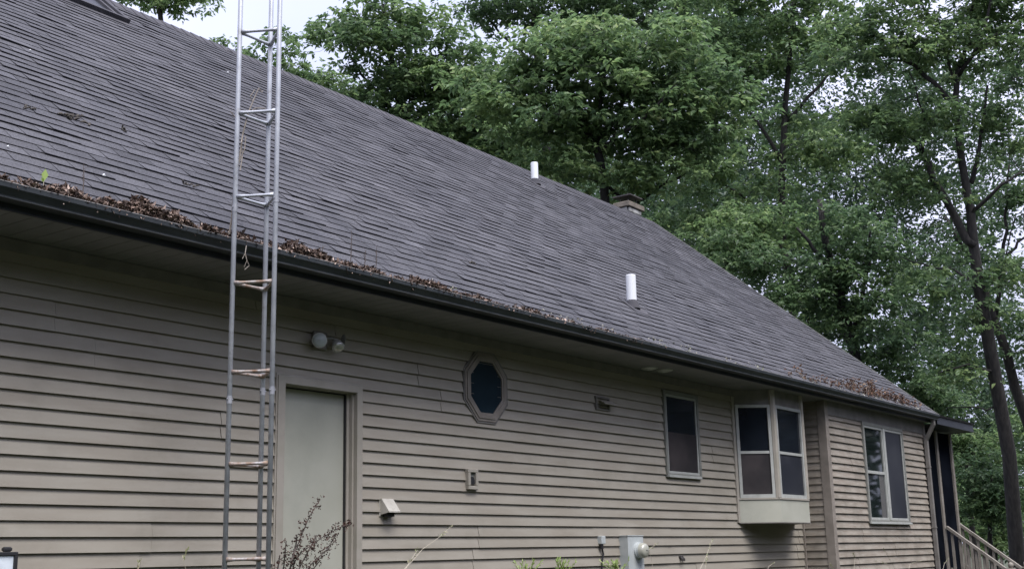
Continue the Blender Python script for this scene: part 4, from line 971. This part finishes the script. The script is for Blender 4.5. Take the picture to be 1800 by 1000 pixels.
# debris on the shingles
def on_roof_px(px, py):
    v = rt*((px-900)/FPX)+up*((500-py)/FPX)+fwd
    # plane through eave with normal (0,ny,nz)
    nvec = Vector((0, ny, nz)); p0 = Vector((0, EYV, EZ)); t = nvec.dot(p0-EYE)/nvec.dot(v); return EYE+v*t
for i, (px, py, sz, lab) in enumerate(((122, 211, .10, 'dark upper scrap of twigs lying on the shingles at the left'), (145, 221, .09, 'dark lower scrap of twigs beside the first on the left shingles'), (52, 198, .05, 'small dark tuft on the shingles near the left edge'), (232, 240, .06, 'small dark twig scrap on the shingles left of the mast'), (330, 327, .05, 'dark speck of debris above the gutter left of the mast'), (832, 468, .06, 'dark twig scrap low on the shingles right of centre'))):
    c = on_roof_px(px, py); m = MB(); rs = random.Random(i)
    a = b = c
    for k in range(9):
        a = Vector(b) if k else c-Vector((sz, 0, 0)); a.z = EZ+(a.y-EYV)*tz/ty+.02
        b = a+Vector((rs.uniform(-.03, .065)*sz/.08, rs.uniform(-.02, .02), rs.uniform(0, .02))); m.tube([a, a.lerp(b, .5)+Vector((0, 0, .006)), b], [.005, .013 if sz > .06 else .007, .003], 5)
    tag(m.build('twig_scrap', M['debris'], loc=tuple(c)), lab, 'debris', 'twig scraps on the roof')
sp = MB(); rs = random.Random(8)
for px, py in ((50, 92), (398, 130), (10, 262), (178, 312)):
    c = on_roof_px(px, py); s = rs.uniform(.008, .014); q = Vector((0, ny, nz))*.018
    c2_ = c+q; sp.tube([c2_, c2_+Vector((s, 0, .003)), c2_+Vector((2*s, 0, 0))], [s*.4, s*.8, s*.3], 6)
tag(sp.build('bird_droppings', M['white']), 'tiny white specks scattered on the dark shingles', 'droppings', kind='stuff')

# dead vine clinging to the mast
m = MB(); V_ = [ypoint(x, y, Y) for x, y, Y in ((403, 412, 6.25), (408, 380, 6.24), (411, 330, 6.23), (420, 285, 6.2), (427, 235, 6.2), (436, 200, 6.2), (444, 180, 6.2), (455, 155, 6.2))]
m.tube(V_, [.007, .007, .006, .006, .006, .005, .004, .003], 6)
for a in (((436, 200, 6.2), (450, 190, 6.18), (466, 191, 6.16)), ((444, 180, 6.2), (440, 170, 6.2), (448, 158, 6.2)), ((427, 235, 6.2), (424, 250, 6.15), (426, 275, 6.16), (422, 300, 6.15)), ((455, 155, 6.2), (460, 163, 6.19), (462, 160, 6.2)), ((412, 205, 6.2), (405, 196, 6.2)), ((436, 200, 6.2), (425, 203, 6.2), (412, 205, 6.2)), ((420, 285, 6.2), (430, 262, 6.18), (432, 240, 6.2))):
    m.tube([ypoint(*p) for p in a], .0035, 5)
vo = m.build('dead_vine', M['twig'], loc=tuple(V_[0])); tag(vo, 'thin dead grey vine climbing the left side of the antenna mast', 'vine')
m = MB(); m.tube([ypoint(433, 432, 6.27), ypoint(431, 445, 6.22), ypoint(434, 458, 6.2), ypoint(429, 470, 6.2)], [.003, .003, .002, .001], 5); m.tube([ypoint(431, 445, 6.22), ypoint(426, 455, 6.2)], .002, 4); m.tube([ypoint(434, 458, 6.2), ypoint(438, 467, 6.2), ypoint(430, 474, 6.2)], .003, 4)
tag(m.build('hanging_twig', M['twig'], loc=tuple(ypoint(433, 432, 6.27))), 'short dead twig dangling from the gutter between the mast legs', 'twig')

# ------------------------------------------------------------------ weeds in front of the wall
# tall dock plant with brown seed heads in front of the door
Yd = 5.0
root = empty('dock_plant', ypoint(520, 1000, Yd)*1.0, 'tall dark brown dry dock plant with seed clusters in front of the door', 'weed')
root.location.z = 0
m = MB(); SP = []
rg = np.random.default_rng(3)
stems = [[(505, 1040), (512, 985), (530, 940), (545, 905), (563, 877)], [(500, 1040), (508, 1000), (530, 970), (565, 945), (600, 925), (618, 920)], [(495, 1030), (500, 985), (503, 950)], [(512, 1030), (530, 990), (545, 962), (556, 940)],
         [(520, 1030), (548, 990), (575, 965), (590, 940)], [(530, 1030), (550, 1000), (562, 985)], [(488, 1040), (488, 1000), (492, 975)], [(512, 985), (520, 960), (522, 940)]]
for s in stems:
    pts = [ypoint(x, y, Yd+rg.normal(0, .02)) for x, y in s]; pts = [Vector((root.location.x, Yd, .1))]+pts if s[0][1] > 1029 else pts
    m.tube(pts, [.005]+[.0042-.0005*i for i in range(len(pts)-1)] if len(pts) < 8 else .003, 5)
    vis = pts[-len(s):]
    for i in range(len(vis)-1):
        L = (vis[i+1]-vis[i]).length
        for q in range(int(L/.0038)):
            p = vis[i].lerp(vis[i+1], q/(L/.0038)); w = .007+.015*math.sin(q*.18+i)**2
            if rg.random() < .75: SP.append(np.array(p)+rg.normal(0, w, 3))
m.build('stem', M['darktwig'], root)
SP = np.repeat(np.array(SP), 3, 0)+rg.normal(0, .003, (len(SP)*3, 3)); k = len(SP); L = rg.uniform(.007, .014, k)
leaf_mesh('seed_head', SP, unit(rg.normal(size=(k, 3))), unit(rg.normal(size=(k, 3))), L, L*.8, rg.random(k), M['seed'], root, curl=.3)
# straw stalks
def stalk(path, Y, lab, r=.0016, tuft=True, mt='straw'):
    p = [ypoint(x, y, Y) for x, y in path]; b = Vector((p[0].x, p[0].y, 0)); ro = empty('grass_stalk', b, lab, 'dry grass', 'dry grass stalks in front of the wall')
    m = MB(); m.tube([b]+p, [r*1.3]+[r*(1-.6*i/len(p)) for i in range(len(p))], 5); m.build('stem', M[mt], ro)
    if tuft:
        rg = np.random.default_rng(int(path[0][0])); a, c = p[-2], p[-1]; k = 16
        P_ = np.array([a.lerp(c, rg.random()) for _ in range(k)])+rg.normal(0, .003, (k, 3)); dv = unit(np.tile(np.array(c-a), (k, 1))/max((c-a).length, 1e-4)+rg.normal(0, .3, (k, 3)))
        leaf_mesh('ear', P_, dv, unit(rg.normal(size=(k, 3))), np.full(k, .022), np.full(k, .006), rg.uniform(.6, 1, k), M['grass'], ro, curl=.05)
ST = [([(700, 1010), (725, 985), (742, 965), (770, 945), (792, 925)], 'long arching straw stalk right of the wall vent'), ([(708, 1010), (718, 990), (734, 966)], 'short straw stalk beside the long arching one'),
      ([(330, 1010), (322, 985), (328, 967)], 'lone straw tip left of the mast foot'), ([(240, 1010), (246, 985)], 'tiny straw tip at the bottom left'), ([(1148, 1010), (1146, 985), (1140, 965), (1155, 955)], 'bent straw stalk in front of the electric meter'),
      ([(1225, 1010), (1238, 985), (1252, 948)], 'straight straw stalk midway between meter and bay window'), ([(1238, 1010), (1240, 995), (1244, 975)], 'short straw stalk right beside the straight one'),
      ([(1345, 1010), (1352, 994), (1362, 988)], 'low straw tip under the bay window'), ([(1500, 1010), (1503, 980), (1498, 970)], 'short straw tip left below the double window'),
      ([(1580, 1010), (1565, 985), (1553, 962)], 'leaning straw stalk below the double window'), ([(1570, 1010), (1560, 990), (1540, 985)], 'low bent straw stalk below the double window'), ([(1595, 1010), (1600, 990), (1622, 984)], 'flat-topped straw stalk near the downspout'),
      ([(1470, 1010), (1464, 998), (1460, 990)], 'small straw tip by the corner board'), ([(1655, 1010), (1660, 990), (1668, 980)], 'straw tip at the foot of the downspout')]
for i, (p, l) in enumerate(ST): stalk(p, 4.6+.1*(i % 4), l)
# fern-like green weed
def ferny(px, py, Y, w, lab, seed):
    rg = np.random.default_rng(seed); c = ypoint(px, py, Y); ro = empty('feathery_weed', (c.x, c.y, 0), lab, 'weed', 'feathery green weeds'); m = MB(); P_, D_ = [], []
    for k in range(9):
        tip = c+rt0*rg.uniform(-w, w)+Vector((0, rg.normal(0, .05), rg.uniform(-.02, .02))); b = Vector((c.x+rg.normal(0, .02), c.y, c.z-.12)); m.tube([Vector((c.x, c.y, 0)), b, tip], [.004, .003, .0012], 4)
        for q in range(26):
            t = q/26; p = b.lerp(tip, t); s = 1 if q % 2 else -1; P_.append(np.array(p)); D_.append(unit(np.array((tip-b).normalized())+s*np.array([.6, .3, .5])+rg.normal(0, .25, 3)))
    m.build('stem', M['yellowgreen'] if False else M['straw'], ro)
    k = len(P_); L = rg.uniform(.02, .045, k); leaf_mesh('fronds', np.array(P_), np.array(D_), unit(rg.normal(0, .4, (k, 3))+NOUP), L, L*.22, rg.random(k), M['yellowgreen'], ro, curl=.05)
ferny(925, 990, 4.8, .085, 'feathery yellow-green weed at the bottom left of the junction box', 1)
ferny(985, 985, 4.9, .05, 'smaller feathery weed right beside the larger one', 2)
ferny(1085, 985, 5.0, .02, 'tiny green sprig in front of the electric meter', 3)

# grass on the ground near the house
def grass():
    rg = np.random.default_rng(55); n = 26000; x = rg.uniform(-2, 26, n); y = rg.uniform(2.2, 6.9, n)
    pos = np.stack([x, y, np.zeros(n)], 1); d = unit(np.stack([rg.normal(0, .35, n), rg.normal(0, .35, n), np.ones(n)], 1)); L = rg.uniform(.12, .5, n)
    o = leaf_mesh('grass', pos, d, unit(rg.normal(size=(n, 3))), L, L*0+.012, rg.random(n), M['grass'], curl=.1); tag(o, 'rough grass growing along the house wall', 'grass', kind='stuff')
grass()
